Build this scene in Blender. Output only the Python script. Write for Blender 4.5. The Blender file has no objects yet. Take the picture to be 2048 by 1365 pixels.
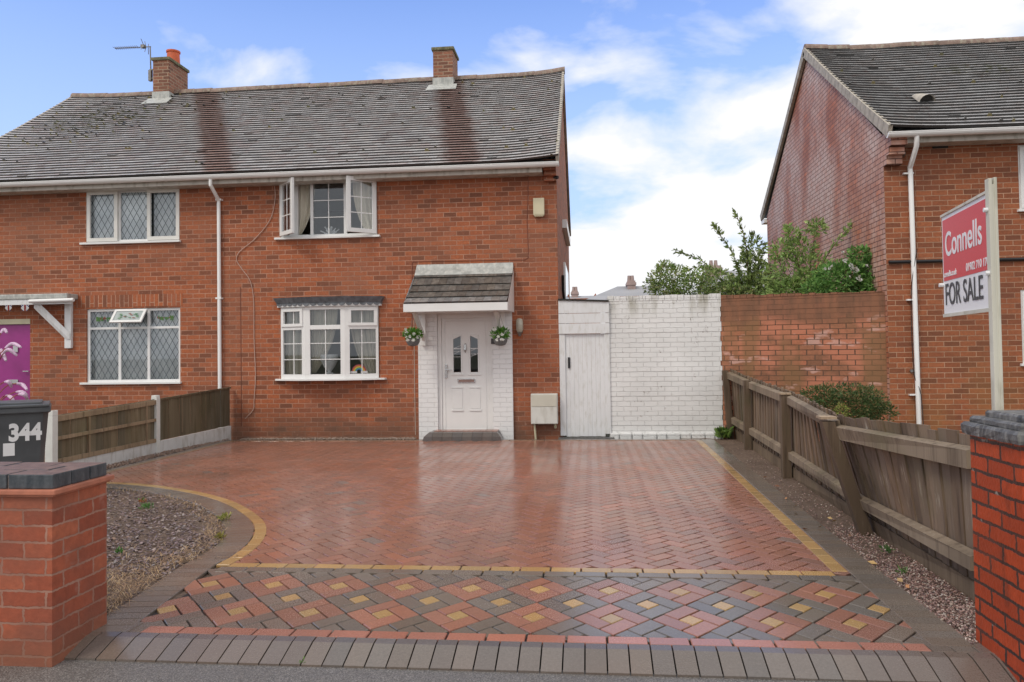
import bpy, bmesh, math, random
from mathutils import Vector, Matrix, noise
random.seed(7)
R=random.Random(11)
sc=bpy.context.scene
COL=sc.collection
# ---------------------------------------------------------------- camera
F=1550.;PSI=math.atan(156/1550);TH=.027;RO=.014;PPY=700-F*math.tan(TH);H=1.45;S=.0125
_c,_s=math.cos(PSI),math.sin(PSI)
fw=Vector((-_s*math.cos(TH),_c*math.cos(TH),math.sin(TH)));r0=Vector((_c,_s,0));u0=r0.cross(fw)
rt=math.cos(RO)*r0-math.sin(RO)*u0; up=math.cos(RO)*u0+math.sin(RO)*r0
cd=bpy.data.cameras.new("camera");cam=bpy.data.objects.new("camera",cd);COL.objects.link(cam);sc.camera=cam
cam.matrix_world=Matrix(((rt.x,up.x,-fw.x,0),(rt.y,up.y,-fw.y,0),(rt.z,up.z,-fw.z,H),(0,0,0,1)))
cd.sensor_width=36;cd.lens=F/2048*36;cd.shift_y=-(682.5-PPY)/2048;cd.clip_end=2000;cd.clip_start=.05
# measuring helpers: where a sight line of the survey meets a wall plane / the drive
def ray(u,v): return fw+rt*((u-1024)/F)+up*((PPY-v)/F)
def P(u,v,Y):
    d=ray(u,v);t=Y/d.y;return Vector((d.x*t,Y,H+d.z*t))
def PX(u,v,Y): return P(u,v,Y).x
def PZ(u,v,Y): return P(u,v,Y).z
def gz(y): return -S*(y-3.5)
def G(u,v):
    d=ray(u,v);t=(S*3.5-H)/(d.z+S*d.y);return Vector((d.x*t,d.y*t,H+d.z*t))
# ---------------------------------------------------------------- objects
BASE={}
def link(o,parent=None,base=None):
    COL.objects.link(o)
    if parent is not None:
        o.parent=parent;BASE[o.name]=BASE[parent.name]
    else: BASE[o.name]=Vector(base or (0,0,0));o.location=BASE[o.name]
    return o
def tag(o,label=None,cat=None,group=None,kind=None):
    if label:o['label']=label
    if cat:o['category']=cat
    if group:o['group']=group
    if kind:o['kind']=kind
    return o
def empty(name,loc,label,cat,group=None):
    o=bpy.data.objects.new(name,None);o.empty_display_size=.1;link(o,None,loc);return tag(o,label,cat,group)
class MB:
    def __init__(s): s.v=[];s.f=[];s.c=[];s.col=(1,1,1)
    def add(s,vs,fs,col=None):
        n=len(s.v);s.v+= [Vector(p) for p in vs];c=col or s.col
        for f in fs: s.f.append(tuple(n+i for i in f));s.c.append(c)
    def quad(s,a,b,c,d,col=None): s.add([a,b,c,d],[(0,1,2,3)],col)
    def box(s,x0,x1,y0,y1,z0,z1,col=None,bev=0):
        if x0>x1:x0,x1=x1,x0
        if y0>y1:y0,y1=y1,y0
        if z0>z1:z0,z1=z1,z0
        s.add([(x0,y0,z0),(x1,y0,z0),(x1,y1,z0),(x0,y1,z0),(x0,y0,z1),(x1,y0,z1),(x1,y1,z1),(x0,y1,z1)],
        [(0,3,2,1),(4,5,6,7),(0,1,5,4),(1,2,6,5),(2,3,7,6),(3,0,4,7)],col)
    def obox(s,o,ex,ey,ez,col=None):  # box from corner o with edge vectors
        o=Vector(o);ex=Vector(ex);ey=Vector(ey);ez=Vector(ez)
        vs=[o,o+ex,o+ex+ey,o+ey,o+ez,o+ex+ez,o+ex+ey+ez,o+ey+ez]
        s.add(vs,[(0,3,2,1),(4,5,6,7),(0,1,5,4),(1,2,6,5),(2,3,7,6),(3,0,4,7)],col)
    def bar(s,a,b,w,d,upv=(0,0,1),col=None): # rectangular bar a->b, w across, d along upv-ish
        a=Vector(a);b=Vector(b);t=(b-a).normalized();n=t.cross(Vector(upv)).normalized();m=n.cross(t).normalized()
        o=a-n*w/2-m*d/2;s.obox(o,b-a,n*w,m*d,col)
    def tube(s,pts,r,n=8,col=None,caps=True):
        pts=[Vector(p) for p in pts];rs=r if isinstance(r,(list,tuple)) else [r]*len(pts)
        t0=(pts[1]-pts[0]).normalized();a=t0.orthogonal().normalized();rings=[]
        for i,p in enumerate(pts):
            t=(pts[min(i+1,len(pts)-1)]-pts[max(i-1,0)]).normalized()
            a=(a-t*a.dot(t)).normalized();b=t.cross(a)
            rings.append([p+(a*math.cos(2*math.pi*k/n)+b*math.sin(2*math.pi*k/n))*rs[i] for k in range(n)])
        vs=[q for r_ in rings for q in r_];fs=[]
        for i in range(len(pts)-1):
            for k in range(n): fs.append((i*n+k,i*n+(k+1)%n,(i+1)*n+(k+1)%n,(i+1)*n+k))
        if caps: fs+= [tuple(reversed(range(n))),tuple(range((len(pts)-1)*n,len(pts)*n))]
        s.add(vs,fs,col)
    def lathe(s,c,prof,n=24,col=None): # prof (r,z)
        c=Vector(c);vs=[];fs=[]
        for r_,z in prof:
            for k in range(n): a=2*math.pi*k/n;vs.append(c+Vector((r_*math.cos(a),r_*math.sin(a),z)))
        for i in range(len(prof)-1):
            for k in range(n): fs.append((i*n+k,i*n+(k+1)%n,(i+1)*n+(k+1)%n,(i+1)*n+k))
        s.add(vs,fs,col)
    def prism(s,poly,ex,col=None): # polygon (3d pts) extruded by vector
        n=len(poly);ex=Vector(ex);vs=[Vector(p) for p in poly]+[Vector(p)+ex for p in poly]
        fs=[tuple(range(n)),tuple(reversed(range(n,2*n)))]+[(i,i+n,(i+1)%n+n,(i+1)%n) for i in range(n)]
        s.add(vs,fs,col)
    def build(s,name,mat,parent=None,base=None,bev=0,smooth=False,colors=False,fixn=True):
        me=bpy.data.meshes.new(name);o=bpy.data.objects.new(name,me);link(o,parent,base)
        b=BASE[o.name];me.from_pydata([p-b for p in s.v],[],s.f)
        if colors:
            ca=me.color_attributes.new("col",'FLOAT_COLOR','CORNER');i=0;buf=[]
            for f,c in zip(s.f,s.c): buf+=[c[0],c[1],c[2],1.0]*len(f)
            ca.data.foreach_set("color",buf)
        if fixn or bev:
            bm=bmesh.new();bm.from_mesh(me)
            if fixn: bmesh.ops.recalc_face_normals(bm,faces=bm.faces)
            if bev:
                bmesh.ops.bevel(bm,geom=[e for e in bm.edges if len(e.link_faces)==2 and e.calc_face_angle(0)>.5],offset=bev,segments=2,affect='EDGES',profile=.6)
            bm.to_mesh(me);bm.free()
        if smooth:
            me.polygons.foreach_set("use_smooth",[True]*len(me.polygons))
            try: me.set_sharp_from_angle(angle=math.radians(40))
            except Exception: pass
        me.materials.append(mat);return o
def build_each(mb,name,mat,parent,**k):
    # every loose piece of mb becomes an object of its own
    par=list(range(len(mb.v)))
    def f(i):
        while par[i]!=i: par[i]=par[par[i]];i=par[i]
        return i
    for fc in mb.f:
        for q in fc[1:]: par[f(q)]=f(fc[0])
    gr={}
    for fc,c in zip(mb.f,mb.c): gr.setdefault(f(fc[0]),[]).append((fc,c))
    out=[]
    for fs in gr.values():
        m=MB();idx={}
        for fc,c in fs:
            for q in fc:
                if q not in idx: idx[q]=len(m.v);m.v.append(mb.v[q])
            m.f.append(tuple(idx[q] for q in fc));m.c.append(c)
        out.append(m.build(name,mat,parent,**k))
    return out
def text_mesh(body,size,mat,parent,org,xdir,zdir,sx=1,ext=.001,bold=0,name='lettering',align='LEFT',space=1):
    cu=bpy.data.curves.new("t",'FONT');cu.body=body;cu.size=size;cu.extrude=ext;cu.offset=bold;cu.align_x=align;cu.space_character=space
    t=bpy.data.objects.new("t",cu);COL.objects.link(t);bpy.context.view_layer.update()
    me=bpy.data.meshes.new_from_object(t.evaluated_get(bpy.context.evaluated_depsgraph_get()))
    bpy.data.objects.remove(t);xd=Vector(xdir).normalized();zd=Vector(zdir).normalized();nd=xd.cross(zd)
    o=bpy.data.objects.new(name,me);me.name=name;link(o,parent);b=BASE[o.name]
    for v in me.vertices: c=v.co.copy();v.co=Vector(org)+xd*c.x*sx+zd*c.y+nd*c.z-b
    me.materials.clear();me.materials.append(mat);return o
# ---------------------------------------------------------------- materials
class N:
    def __init__(s,name):
        s.m=bpy.data.materials.new(name);s.m.use_nodes=True;s.t=s.m.node_tree;s.b=s.t.nodes['Principled BSDF'];s.pos=None
    def n(s,k,**kw):
        x=s.t.nodes.new(k)
        for a,v in kw.items():
            if a in x.inputs: pass
            setattr(x,a,v)
        return x
    def l(s,a,b): s.t.links.new(a,b)
    def P(s):
        if not s.pos: s.pos=s.n('ShaderNodeNewGeometry').outputs['Position']
        return s.pos
    def math(s,op,a,b=None,c=None,clamp=False):
        x=s.n('ShaderNodeMath',operation=op,use_clamp=clamp)
        for i,v in enumerate((a,b,c)):
            if v is None: continue
            if isinstance(v,(int,float)): x.inputs[i].default_value=v
            else: s.l(v,x.inputs[i])
        return x.outputs[0]
    def noise(s,scale,detail=3,vec=None,rough=.5,sc3=None):
        x=s.n('ShaderNodeTexNoise');x.inputs['Scale'].default_value=scale;x.inputs['Detail'].default_value=detail;x.inputs['Roughness'].default_value=rough
        v=vec or s.P()
        if sc3:
            m=s.n('ShaderNodeMapping');m.inputs['Scale'].default_value=sc3;s.l(v,m.inputs[0]);v=m.outputs[0]
        s.l(v,x.inputs['Vector']);return x.outputs[0]
    def ramp(s,f,stops,interp='LINEAR'):
        x=s.n('ShaderNodeValToRGB');x.color_ramp.interpolation=interp;e=x.color_ramp.elements
        while len(e)<len(stops): e.new(.5)
        for q,(p,c) in zip(e,stops):
            q.position=p;q.color=(*(c if isinstance(c,(tuple,list)) else (c,c,c)),1)
        if isinstance(f,(int,float)): x.inputs[0].default_value=f
        else: s.l(f,x.inputs[0])
        return x.outputs[0]
    def mix(s,f,a,b,mode='MIX'):
        x=s.n('ShaderNodeMix',data_type='RGBA',blend_type=mode)
        for i,v in ((0,f),(6,a),(7,b)):
            if isinstance(v,(int,float)): x.inputs[i].default_value=v
            elif isinstance(v,(tuple,list)): x.inputs[i].default_value=(*v,1)
            else: s.l(v,x.inputs[i])
        return x.outputs[2]
    def bump(s,h,strength=.3,dist=.01,normal=None):
        x=s.n('ShaderNodeBump');x.inputs['Strength'].default_value=strength;x.inputs['Distance'].default_value=dist;s.l(h,x.inputs['Height'])
        if normal: s.l(normal,x.inputs['Normal'])
        s.l(x.outputs[0],s.b.inputs['Normal']);return x.outputs[0]
    def out(s,col=None,rough=None,spec=None,metal=None):
        for k,v in (('Base Color',col),('Roughness',rough),('Specular IOR Level',spec),('Metallic',metal)):
            if v is None: continue
            i=s.b.inputs[k]
            if isinstance(v,(int,float)): i.default_value=v
            elif isinstance(v,(tuple,list)): i.default_value=(*v,1)
            else: s.l(v,i)
        return s.m
def plain(name,col,rough=.5,var=.12,scale=6,bump=0,metal=0,spec=.5,dirt=None,bs=80,streak=False):
    n=N(name);a=n.noise(scale,4,sc3=(1,1,.25) if streak else None);c=tuple(col)
    x=n.mix(n.ramp(a,[(.3,0),(.7,1)]),tuple(v*(1-var) for v in c),tuple(min(1,v*(1+var)) for v in c))
    if dirt: x=n.mix(n.ramp(n.noise(scale*2.3,5,sc3=(1,1,.3)),[(.5,0),(.72,1)]),x,dirt)
    if bump: n.bump(n.noise(bs,3),bump,.004)
    return n.out(x,rough,spec,metal)
def brick(name,ramp,mortar,course=.0865,length=.24,msize=.007,rough=.75,vertical=False,paint=None,stain=None,extra=None,bumpd=.006,u='xy',wob=.004,smooth=.12):
    n=N(name);sep=n.n('ShaderNodeSeparateXYZ');n.l(n.P(),sep.inputs[0])
    uu=n.math('ADD',sep.outputs[0],sep.outputs[1]) ;zz=sep.outputs[2]
    nn=n.n('ShaderNodeTexNoise');nn.inputs['Scale'].default_value=7;n.l(n.P(),nn.inputs['Vector'])
    s2=n.n('ShaderNodeSeparateColor');n.l(nn.outputs[1],s2.inputs[0])
    n2=n.n('ShaderNodeTexNoise');n2.inputs['Scale'].default_value=45;n.l(n.P(),n2.inputs['Vector'])
    s3=n.n('ShaderNodeSeparateColor');n.l(n2.outputs[1],s3.inputs[0])
    uu=n.math('ADD',uu,n.math('MULTIPLY',n.math('ADD',s2.outputs[0],s3.outputs[0]),wob*2))
    zz=n.math('ADD',zz,n.math('MULTIPLY',n.math('ADD',s2.outputs[1],s3.outputs[1]),wob*1.5))
    cb=n.n('ShaderNodeCombineXYZ')
    if vertical: uu,zz=n.math('ADD',zz,vertical),uu
    n.l(uu,cb.inputs[0]);n.l(zz,cb.inputs[1])
    b=n.n('ShaderNodeTexBrick');n.l(cb.outputs[0],b.inputs['Vector']);b.offset=.5
    for k,v in (('Scale',1),('Mortar Size',msize),('Mortar Smooth',smooth),('Bias',0),('Brick Width',length),('Row Height',course)): b.inputs[k].default_value=v
    b.inputs['Color1'].default_value=(0,0,0,1);b.inputs['Color2'].default_value=(1,1,1,1);b.inputs['Mortar'].default_value=(.5,.5,.5,1)
    rnd=b.outputs['Color'];fac=b.outputs['Fac']
    base=n.ramp(rnd,ramp)
    base=n.mix(n.ramp(n.noise(28,4),[(.3,0),(.75,.45)]),base,tuple(v*.55 for v in ramp[0][1]))
    if extra: base=extra(n,base,rnd)
    mm=n.mix(n.ramp(n.noise(3.5,4),[(.35,0),(.65,1)]),mortar,tuple(v*.7 for v in mortar))
    c=n.mix(fac,base,mm)
    if paint: c=paint(n,c,fac,rnd)
    if stain: c=stain(n,c,sep,fac)
    h=n.math('ADD',n.math('MULTIPLY',n.math('SUBTRACT',1,fac),1.0),n.math('MULTIPLY',n.noise(60,4),.35))
    h=n.math('ADD',h,n.math('MULTIPLY',rnd,.25))
    n.bump(h,.8,bumpd);return n.out(c,rough,.4)
def band(n,sep,z0,z1,soft=None): # 1 above z1, 0 below z0
    x=n.n('ShaderNodeMapRange');n.l(sep.outputs[2],x.inputs[0]);x.inputs[1].default_value=z0;x.inputs[2].default_value=z1;return x.outputs[0]
def st_house(n,c,sep,fac):
    c=n.mix(n.ramp(n.noise(.8,5,sc3=(1,1,.6)),[(.42,0),(.7,.45)]),c,(.25,.115,.07))
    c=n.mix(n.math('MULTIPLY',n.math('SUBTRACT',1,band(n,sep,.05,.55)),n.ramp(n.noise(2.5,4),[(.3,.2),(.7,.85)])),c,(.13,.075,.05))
    c=n.mix(n.ramp(n.noise(14,3,sc3=(1,1,2.5)),[(.66,0),(.74,.35)]),c,(.5,.3,.22))
    return c
FR=[(.0,(.20,.072,.038)),(.22,(.30,.092,.042)),(.5,(.40,.115,.046)),(.8,(.47,.135,.05)),(1,(.38,.13,.068))]
M={}
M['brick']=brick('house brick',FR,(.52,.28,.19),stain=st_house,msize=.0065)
M['brick_tall']=brick('soldier brick',FR,(.56,.33,.23),stain=st_house,msize=.0065,vertical=.05,course=.0865,length=.50)
def st_right(n,c,sep,fac):
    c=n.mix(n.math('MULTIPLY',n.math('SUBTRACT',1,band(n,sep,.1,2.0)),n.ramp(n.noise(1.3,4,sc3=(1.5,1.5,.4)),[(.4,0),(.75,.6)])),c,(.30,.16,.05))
    return n.mix(n.ramp(n.noise(.7,4),[(.45,0),(.75,.4)]),c,(.19,.07,.04))
RR=[(0,(.20,.07,.035)),(.3,(.29,.092,.04)),(.7,(.36,.112,.046)),(1,(.41,.135,.055))]
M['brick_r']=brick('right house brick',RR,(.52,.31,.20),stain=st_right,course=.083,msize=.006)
def st_flank(n,c,sep,fac):
    pale=n.math('MULTIPLY',n.ramp(n.noise(1.0,5,sc3=(1,1,.6)),[(.36,.05),(.6,1)]),n.ramp(n.noise(9,3),[(.3,.5),(.6,1)]))  # pale bloom; the wet wall's sheen is painted into the same patches
    pale=n.math('MULTIPLY',pale,n.math('SUBTRACT',1,fac))
    return n.mix(pale,c,(.62,.46,.40))
M['brick_flank']=brick('weathered flank brick with painted sheen',[(0,(.36,.115,.055)),(.4,(.44,.14,.062)),(.85,(.48,.165,.075)),(1,(.60,.16,.05))],(.15,.065,.045),stain=st_flank,course=.083,msize=.007,rough=.62)
def st_redwall(n,c,sep,fac):
    br=n.math('MULTIPLY',n.ramp(n.noise(1.5,5,sc3=(1,1,1.6)),[(.44,0),(.56,.7)]),n.math('SUBTRACT',1,fac))
    c=n.mix(br,c,(.56,.205,.12))
    c=n.mix(n.ramp(n.noise(1.2,6,sc3=(2.8,1,.35)),[(.46,0),(.64,.7)]),c,(.23,.125,.055))
    top=n.math('ADD',sep.outputs[2],n.math('MULTIPLY',n.math('SUBTRACT',n.noise(2.2,4),.5),.35))
    m=n.n('ShaderNodeMapRange');n.l(top,m.inputs[0]);m.inputs[1].default_value=1.80;m.inputs[2].default_value=1.96;top=m.outputs[0]
    c=n.mix(n.math('MULTIPLY',top,.85),c,n.mix(n.ramp(n.noise(8,4,sc3=(1,1,.2)),[(.4,0),(.7,1)]),(.25,.11,.06),(.15,.075,.045)))
    blo=n.ramp(n.noise(2.3,4,sc3=(1,1,2)),[(.60,0),(.66,.75)])
    blo=n.math('MULTIPLY',blo,n.math('SUBTRACT',1,fac))
    return n.mix(n.math('MULTIPLY',blo,n.math('SUBTRACT',1,top)),c,(.60,.36,.30))
M['brick_red']=brick('mossy red wall brick',[(0,(.25,.11,.06)),(.35,(.33,.14,.075)),(.75,(.40,.16,.085)),(1,(.50,.17,.09))],(.15,.08,.05),stain=st_redwall,msize=.0055,length=.142)
def pt_white(n,c,fac,rnd):
    chip=n.math('MULTIPLY',n.ramp(n.noise(5,5),[(.64,0),(.70,1)]),n.ramp(n.noise(22,3),[(.50,0),(.57,1)]))
    chip=n.math('MULTIPLY',chip,n.ramp(fac,[(0,.25),(.5,1)]))
    p=n.mix(n.ramp(n.noise(1.7,4),[(.3,0),(.7,1)]),(.70,.70,.69),(.80,.80,.79))
    p=n.mix(n.math('MULTIPLY',n.ramp(fac,[(0,0),(1,1)]),n.ramp(n.noise(2.5,3),[(.35,.0),(.7,.15)])),p,(.45,.44,.42))
    return n.mix(chip,p,(.16,.10,.07))
def st_white(n,c,sep,fac):
    return n.mix(n.math('MULTIPLY',band(n,sep,1.9,2.25),n.ramp(n.noise(6,4,sc3=(1,1,.25)),[(.45,0),(.7,.75)])),c,(.33,.31,.24))
WR=[(0,(.7,.7,.69)),(1,(.78,.78,.77))]
M['brick_white']=brick('white painted wall brick',WR,(.5,.5,.48),paint=pt_white,stain=st_white,msize=.007,bumpd=.011,rough=.6,smooth=.7,wob=.012)
M['brick_porch']=brick('white painted porch brick',WR,(.6,.6,.6),paint=lambda n,c,fac,rnd:n.mix(n.ramp(fac,[(0,0),(1,.18)]),(.78,.78,.78),(.5,.5,.5)),msize=.006,bumpd=.006,rough=.55,smooth=.7,wob=.008)
def st_pl(n,c,sep,fac):
    c=n.mix(n.ramp(n.noise(5,5,sc3=(1,1,1.4)),[(.62,0),(.72,.4)]),c,(.52,.33,.27));c=n.mix(n.math('MULTIPLY',n.math('SUBTRACT',1,band(n,sep,-.05,.16)),.6),c,(.20,.10,.06))
    return n.mix(n.ramp(n.noise(3,5,sc3=(1,1,1.6)),[(.4,0),(.7,.6)]),c,(.20,.075,.05))
M['brick_pl']=brick('left pier brick',[(0,(.28,.068,.036)),(.5,(.40,.098,.048)),(1,(.47,.14,.07))],(.42,.22,.16),course=.079,length=.23,msize=.006,wob=.009,stain=st_pl,rough=.7)
def st_pr(n,c,sep,fac):
    c=n.mix(n.ramp(n.noise(4,5),[(.45,0),(.7,.4)]),c,(.22,.04,.015));c=n.mix(n.math('MULTIPLY',n.ramp(n.noise(18,4),[(.66,0),(.7,.6)]),fac),c,(.4,.36,.3))
    return n.mix(n.ramp(n.noise(6,5,sc3=(1,1,.5)),[(.6,0),(.72,.55)]),c,(.05,.02,.015))
M['brick_pr']=brick('right pier brick',[(0,(.36,.048,.014)),(.5,(.45,.06,.016)),(1,(.50,.072,.02))],(.06,.036,.03),course=.077,length=.23,msize=.008,wob=.009,stain=st_pr,rough=.35,bumpd=.008)
M['brick_ch']=brick('chimney brick',[(0,(.16,.07,.045)),(.5,(.27,.11,.065)),(1,(.35,.15,.09))],(.42,.30,.21),stain=lambda n,c,sep,fac:n.mix(n.math('MULTIPLY',band(n,sep,8.75,9.1),n.ramp(n.noise(7,4,sc3=(1,1,.4)),[(.3,.2),(.7,.9)])),c,(.07,.07,.035)),course=.08,msize=.008)
M['upvc']=plain('white upvc',(.78,.78,.77),.3,.03,3)
M['upvc_old']=plain('older white upvc',(.72,.71,.67),.35,.05,3)
M['whitewood']=plain('white painted wood',(.72,.73,.74),.5,.04,8,dirt=(.62,.62,.60),streak=True)
M['gutter']=plain('white gutter plastic',(.84,.84,.83),.3,.04,2)
M['soffit']=plain('weathered fascia',(.52,.49,.44),.5,.1,4,dirt=(.30,.27,.22))
M['lead']=plain('lead flashing',(.40,.41,.39),.45,.25,9,dirt=(.55,.54,.5))
M['leadstrip']=plain('window leading',(.05,.07,.09),.5,.1)
M['slate']=plain('canopy slate',(.13,.14,.155),.4,.35,12,bump=.3)
M['terracotta']=plain('terracotta',(.62,.12,.04),.6,.12,7,dirt=(.35,.10,.05))
M['mortarcap']=plain('mossy cement',(.17,.16,.10),.9,.35,12,bump=.6,dirt=(.06,.07,.02))
M['ridge']=plain('ridge tile',(.22,.15,.12),.7,.3,7,bump=.3,dirt=(.32,.29,.22))
M['verge']=plain('verge mortar',(.42,.38,.32),.8,.2,8,bump=.4)
M['metal']=plain('aerial metal',(.22,.21,.2),.4,.2,20,metal=.6)
M['chrome']=plain('polished chrome',(.55,.55,.55),.25,.05,metal=.9)
M['darkplastic']=plain('dark grey plastic',(.075,.08,.085),.45,.3,3,bump=.1)
M['black']=plain('black plastic',(.015,.015,.017),.4,.1)
M['cream']=plain('cream plastic',(.60,.55,.38),.4,.08,5)
M['offwhite']=plain('meter box plastic',(.62,.62,.58),.4,.05,5,dirt=(.5,.49,.44))
M['meterlid']=plain('meter box lid',(.56,.54,.46),.4,.05,5)
M['cable']=plain('pink beige cable',(.50,.34,.28),.5,.1)
M['curtain']=plain('cream curtain',(.62,.58,.48),.8,.1,3)
M['net']=plain('net curtain',(.90,.93,.95),.8,.18,2.2)
M['ventglass']=plain('pale vent glass',(.40,.45,.44),.12,.15,9)
M['interior']=plain('room plaster',(.35,.32,.28),.9,.05)
M['purple']=plain('purple door paint',(.30,.032,.21),.35,.15,3)
M['flower']=plain('white petals',(.80,.80,.78),.6,.05)
M['plume']=plain('lilac plume',(.62,.45,.60),.8,.25,60)
M['basket']=plain('grey woven basket',(.14,.14,.14),.7,.3,60,bump=.5)
M['timber_post']=plain('sign post paint',(.58,.56,.47),.55,.10,5,dirt=(.38,.36,.28),streak=True)
M['concrete']=plain('white concrete',(.66,.66,.63),.7,.06,9,bump=.2)
M['gravelboard']=plain('white gravel board',(.60,.60,.59),.7,.07,6,dirt=(.42,.40,.36),bump=.2)
M['signred']=plain('sign red',(.66,.045,.06),.35,.08,150)
M['signwhite']=plain('sign white',(.80,.80,.80),.35,.03)
M['charcoal']=plain('charcoal letters',(.06,.06,.065),.5,.05)
M['dark']=plain('dark void',(.03,.028,.026),.9,.1)
M['lamp']=plain('frosted lamp glass',(.45,.42,.34),.25,.15,15)
M['blueblock']=plain('engineering brick side',(.055,.065,.075),.4,.35,35,bump=.4,streak=True)
M['copingtop']=plain('coping top',(.21,.12,.09),.55,.3,14,bump=.4,dirt=(.14,.10,.08))
M['copingstone']=plain('blackened coping stone',(.10,.098,.095),.55,.5,14,bump=.9,dirt=(.26,.25,.23))
M['mortar']=plain('mortar',(.45,.36,.30),.85,.15,20)
M['crease']=plain('clay creasing tile',(.42,.15,.09),.65,.2,12)
M['foliage_bark']=plain('bark',(.12,.075,.045),.9,.2,20)
def wood(name,a,b,pale,rough=.75):
    n=N(name);g=n.noise(11,5,sc3=(1.6,1.6,.10),rough=.65);g2=n.noise(1.7,4,sc3=(1,1,.5))
    c=n.ramp(g,[(.32,a),(.5,b),(.62,b),(.74,pale)])
    c=n.mix(n.ramp(g2,[(.42,0),(.68,.6)]),c,tuple(v*.6 for v in a))
    c=n.mix(n.ramp(n.noise(2.2,3),[(.55,0),(.75,.35)]),c,(.12,.12,.05))
    at=n.n('ShaderNodeAttribute');at.attribute_name='col';c=n.mix(1,c,at.outputs[0],'MULTIPLY')
    n.bump(g,.5,.006);return n.out(c,rough,.35)
M['wood']=wood('weathered fence board',(.085,.058,.04),(.215,.155,.11),(.46,.40,.32))
M['woodrail']=wood('fence rail wood',(.12,.088,.06),(.24,.185,.13),(.38,.32,.25))
M['woodpanel']=wood('fence panel wood',(.13,.105,.06),(.21,.175,.115),(.36,.30,.21))
def attr(name,rough,spec=.5,noise_amt=.25,bump=.15,bs=90,wet=False,coat=0):
    n=N(name);at=n.n('ShaderNodeAttribute');at.attribute_name='col'
    c=n.mix(n.ramp(n.noise(bs*.5,4),[(.3,0),(.7,noise_amt)]),at.outputs[0],(.03,.025,.02))
    if wet:
        w=n.noise(.55,4);c=n.mix(n.ramp(w,[(.35,0),(.7,.2)]),c,(.26,.13,.09))
        c=n.mix(n.ramp(n.noise(.9,5,sc3=(1.6,.5,1)),[(.5,0),(.72,.35)]),c,(.12,.075,.055));c=n.mix(n.ramp(n.noise(300,2),[(.66,0),(.74,.4)]),c,(.5,.42,.36))
        rough=n.math('ADD',n.ramp(n.noise(.8,3),[(.35,rough[0]),(.65,rough[1])]),n.ramp(n.noise(120,2),[(.3,0),(.8,.12)]))
    if bump: n.bump(n.noise(bs,3),bump,.002)
    return n.out(c,rough,spec)
M['paver']=attr('wet block paving',(.09,.25),.6,.25,.16,160,wet=True)
M['chips']=attr('slate chippings',.5,.5,.2,0)
M['leaf']=attr('leaves',.45,.4,.1,0)
def leafmat():
    n=N('green leaves');at=n.n('ShaderNodeAttribute');at.attribute_name='col'
    n.out(at.outputs[0],.45,.4);tr=n.n('ShaderNodeBsdfTranslucent');n.l(at.outputs[0],tr.inputs[0])
    mx=n.n('ShaderNodeMixShader');mx.inputs[0].default_value=.3;n.l(n.b.outputs[0],mx.inputs[1]);n.l(tr.outputs[0],mx.inputs[2])
    n.l(mx.outputs[0],n.t.nodes['Material Output'].inputs[0]);return n.m
M['leaf']=leafmat()
def roofmat(name,base,stripes,moss):
    n=N(name);at=n.n('ShaderNodeAttribute');at.attribute_name='col'
    c=n.mix(1,at.outputs[0],base,'MULTIPLY')
    sep=n.n('ShaderNodeSeparateXYZ');n.l(n.P(),sep.inputs[0])
    rough=.42
    dry=None
    for (xt_,xb_,w) in stripes:
        # strip kept dry by the chimney stack: bare brown clay, the rest is wet and pale
        k=(xt_-xb_)/3.0
        xx=n.math('SUBTRACT',sep.outputs[0],n.math('MULTIPLY',n.math('SUBTRACT',sep.outputs[2],4.85),k))
        xx=n.math('ADD',xx,n.math('MULTIPLY',n.math('SUBTRACT',n.noise(5,3),.5),.35))
        d=n.math('ABSOLUTE',n.math('SUBTRACT',xx,xb_));f=n.ramp(d,[(0,.95),(w*.6,.9),(w*1.25,0)])
        f=n.math('MULTIPLY',f,n.ramp(n.noise(30,2),[(.25,.7),(.5,1)]))
        c=n.mix(f,c,n.mix(1,at.outputs[0],(.36,.19,.145),'MULTIPLY'));dry=f if dry is None else n.math('ADD',dry,f,clamp=True)
    for (px,pz,rx,rz) in moss:
        d=n.math('ADD',n.math('POWER',n.math('MULTIPLY',n.math('SUBTRACT',sep.outputs[0],px),1/rx),2),n.math('POWER',n.math('MULTIPLY',n.math('SUBTRACT',sep.outputs[2],pz),1/rz),2))
        f=n.math('MULTIPLY',n.ramp(d,[(0,1),(1,0)]),n.ramp(n.noise(9,3),[(.52,0),(.58,1)]))
        c=n.mix(f,c,(.05,.05,.012))
    c=n.mix(n.ramp(n.noise(8,4,sc3=(1,.4,.4)),[(.62,0),(.72,.5)]),c,(.10,.055,.045))
    rr=n.ramp(n.noise(2,3),[(.3,.27),(.7,.4)])
    if dry is not None: rr=n.math('ADD',rr,n.math('MULTIPLY',dry,.4),clamp=True)
    return n.out(c,rr,.75)
def glass(name,tint,refl=1.0):
    n=N(name);t=n.t;t.nodes.remove(n.b);fr=n.n('ShaderNodeFresnel');fr.inputs[0].default_value=1.52
    gl=n.n('ShaderNodeBsdfGlossy');gl.inputs['Roughness'].default_value=.015;gl.inputs[0].default_value=(.9,.95,1,1)
    tr=n.n('ShaderNodeBsdfTransparent');tr.inputs[0].default_value=(*tint,1);mx=n.n('ShaderNodeMixShader')
    n.l(n.math('MULTIPLY',fr.outputs[0],2.2*refl,clamp=True),mx.inputs[0]);n.l(tr.outputs[0],mx.inputs[1]);n.l(gl.outputs[0],mx.inputs[2])
    n.l(mx.outputs[0],t.nodes['Material Output'].inputs[0]);return n.m
M['glass']=glass('window glass',(.93,.95,.95))
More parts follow.
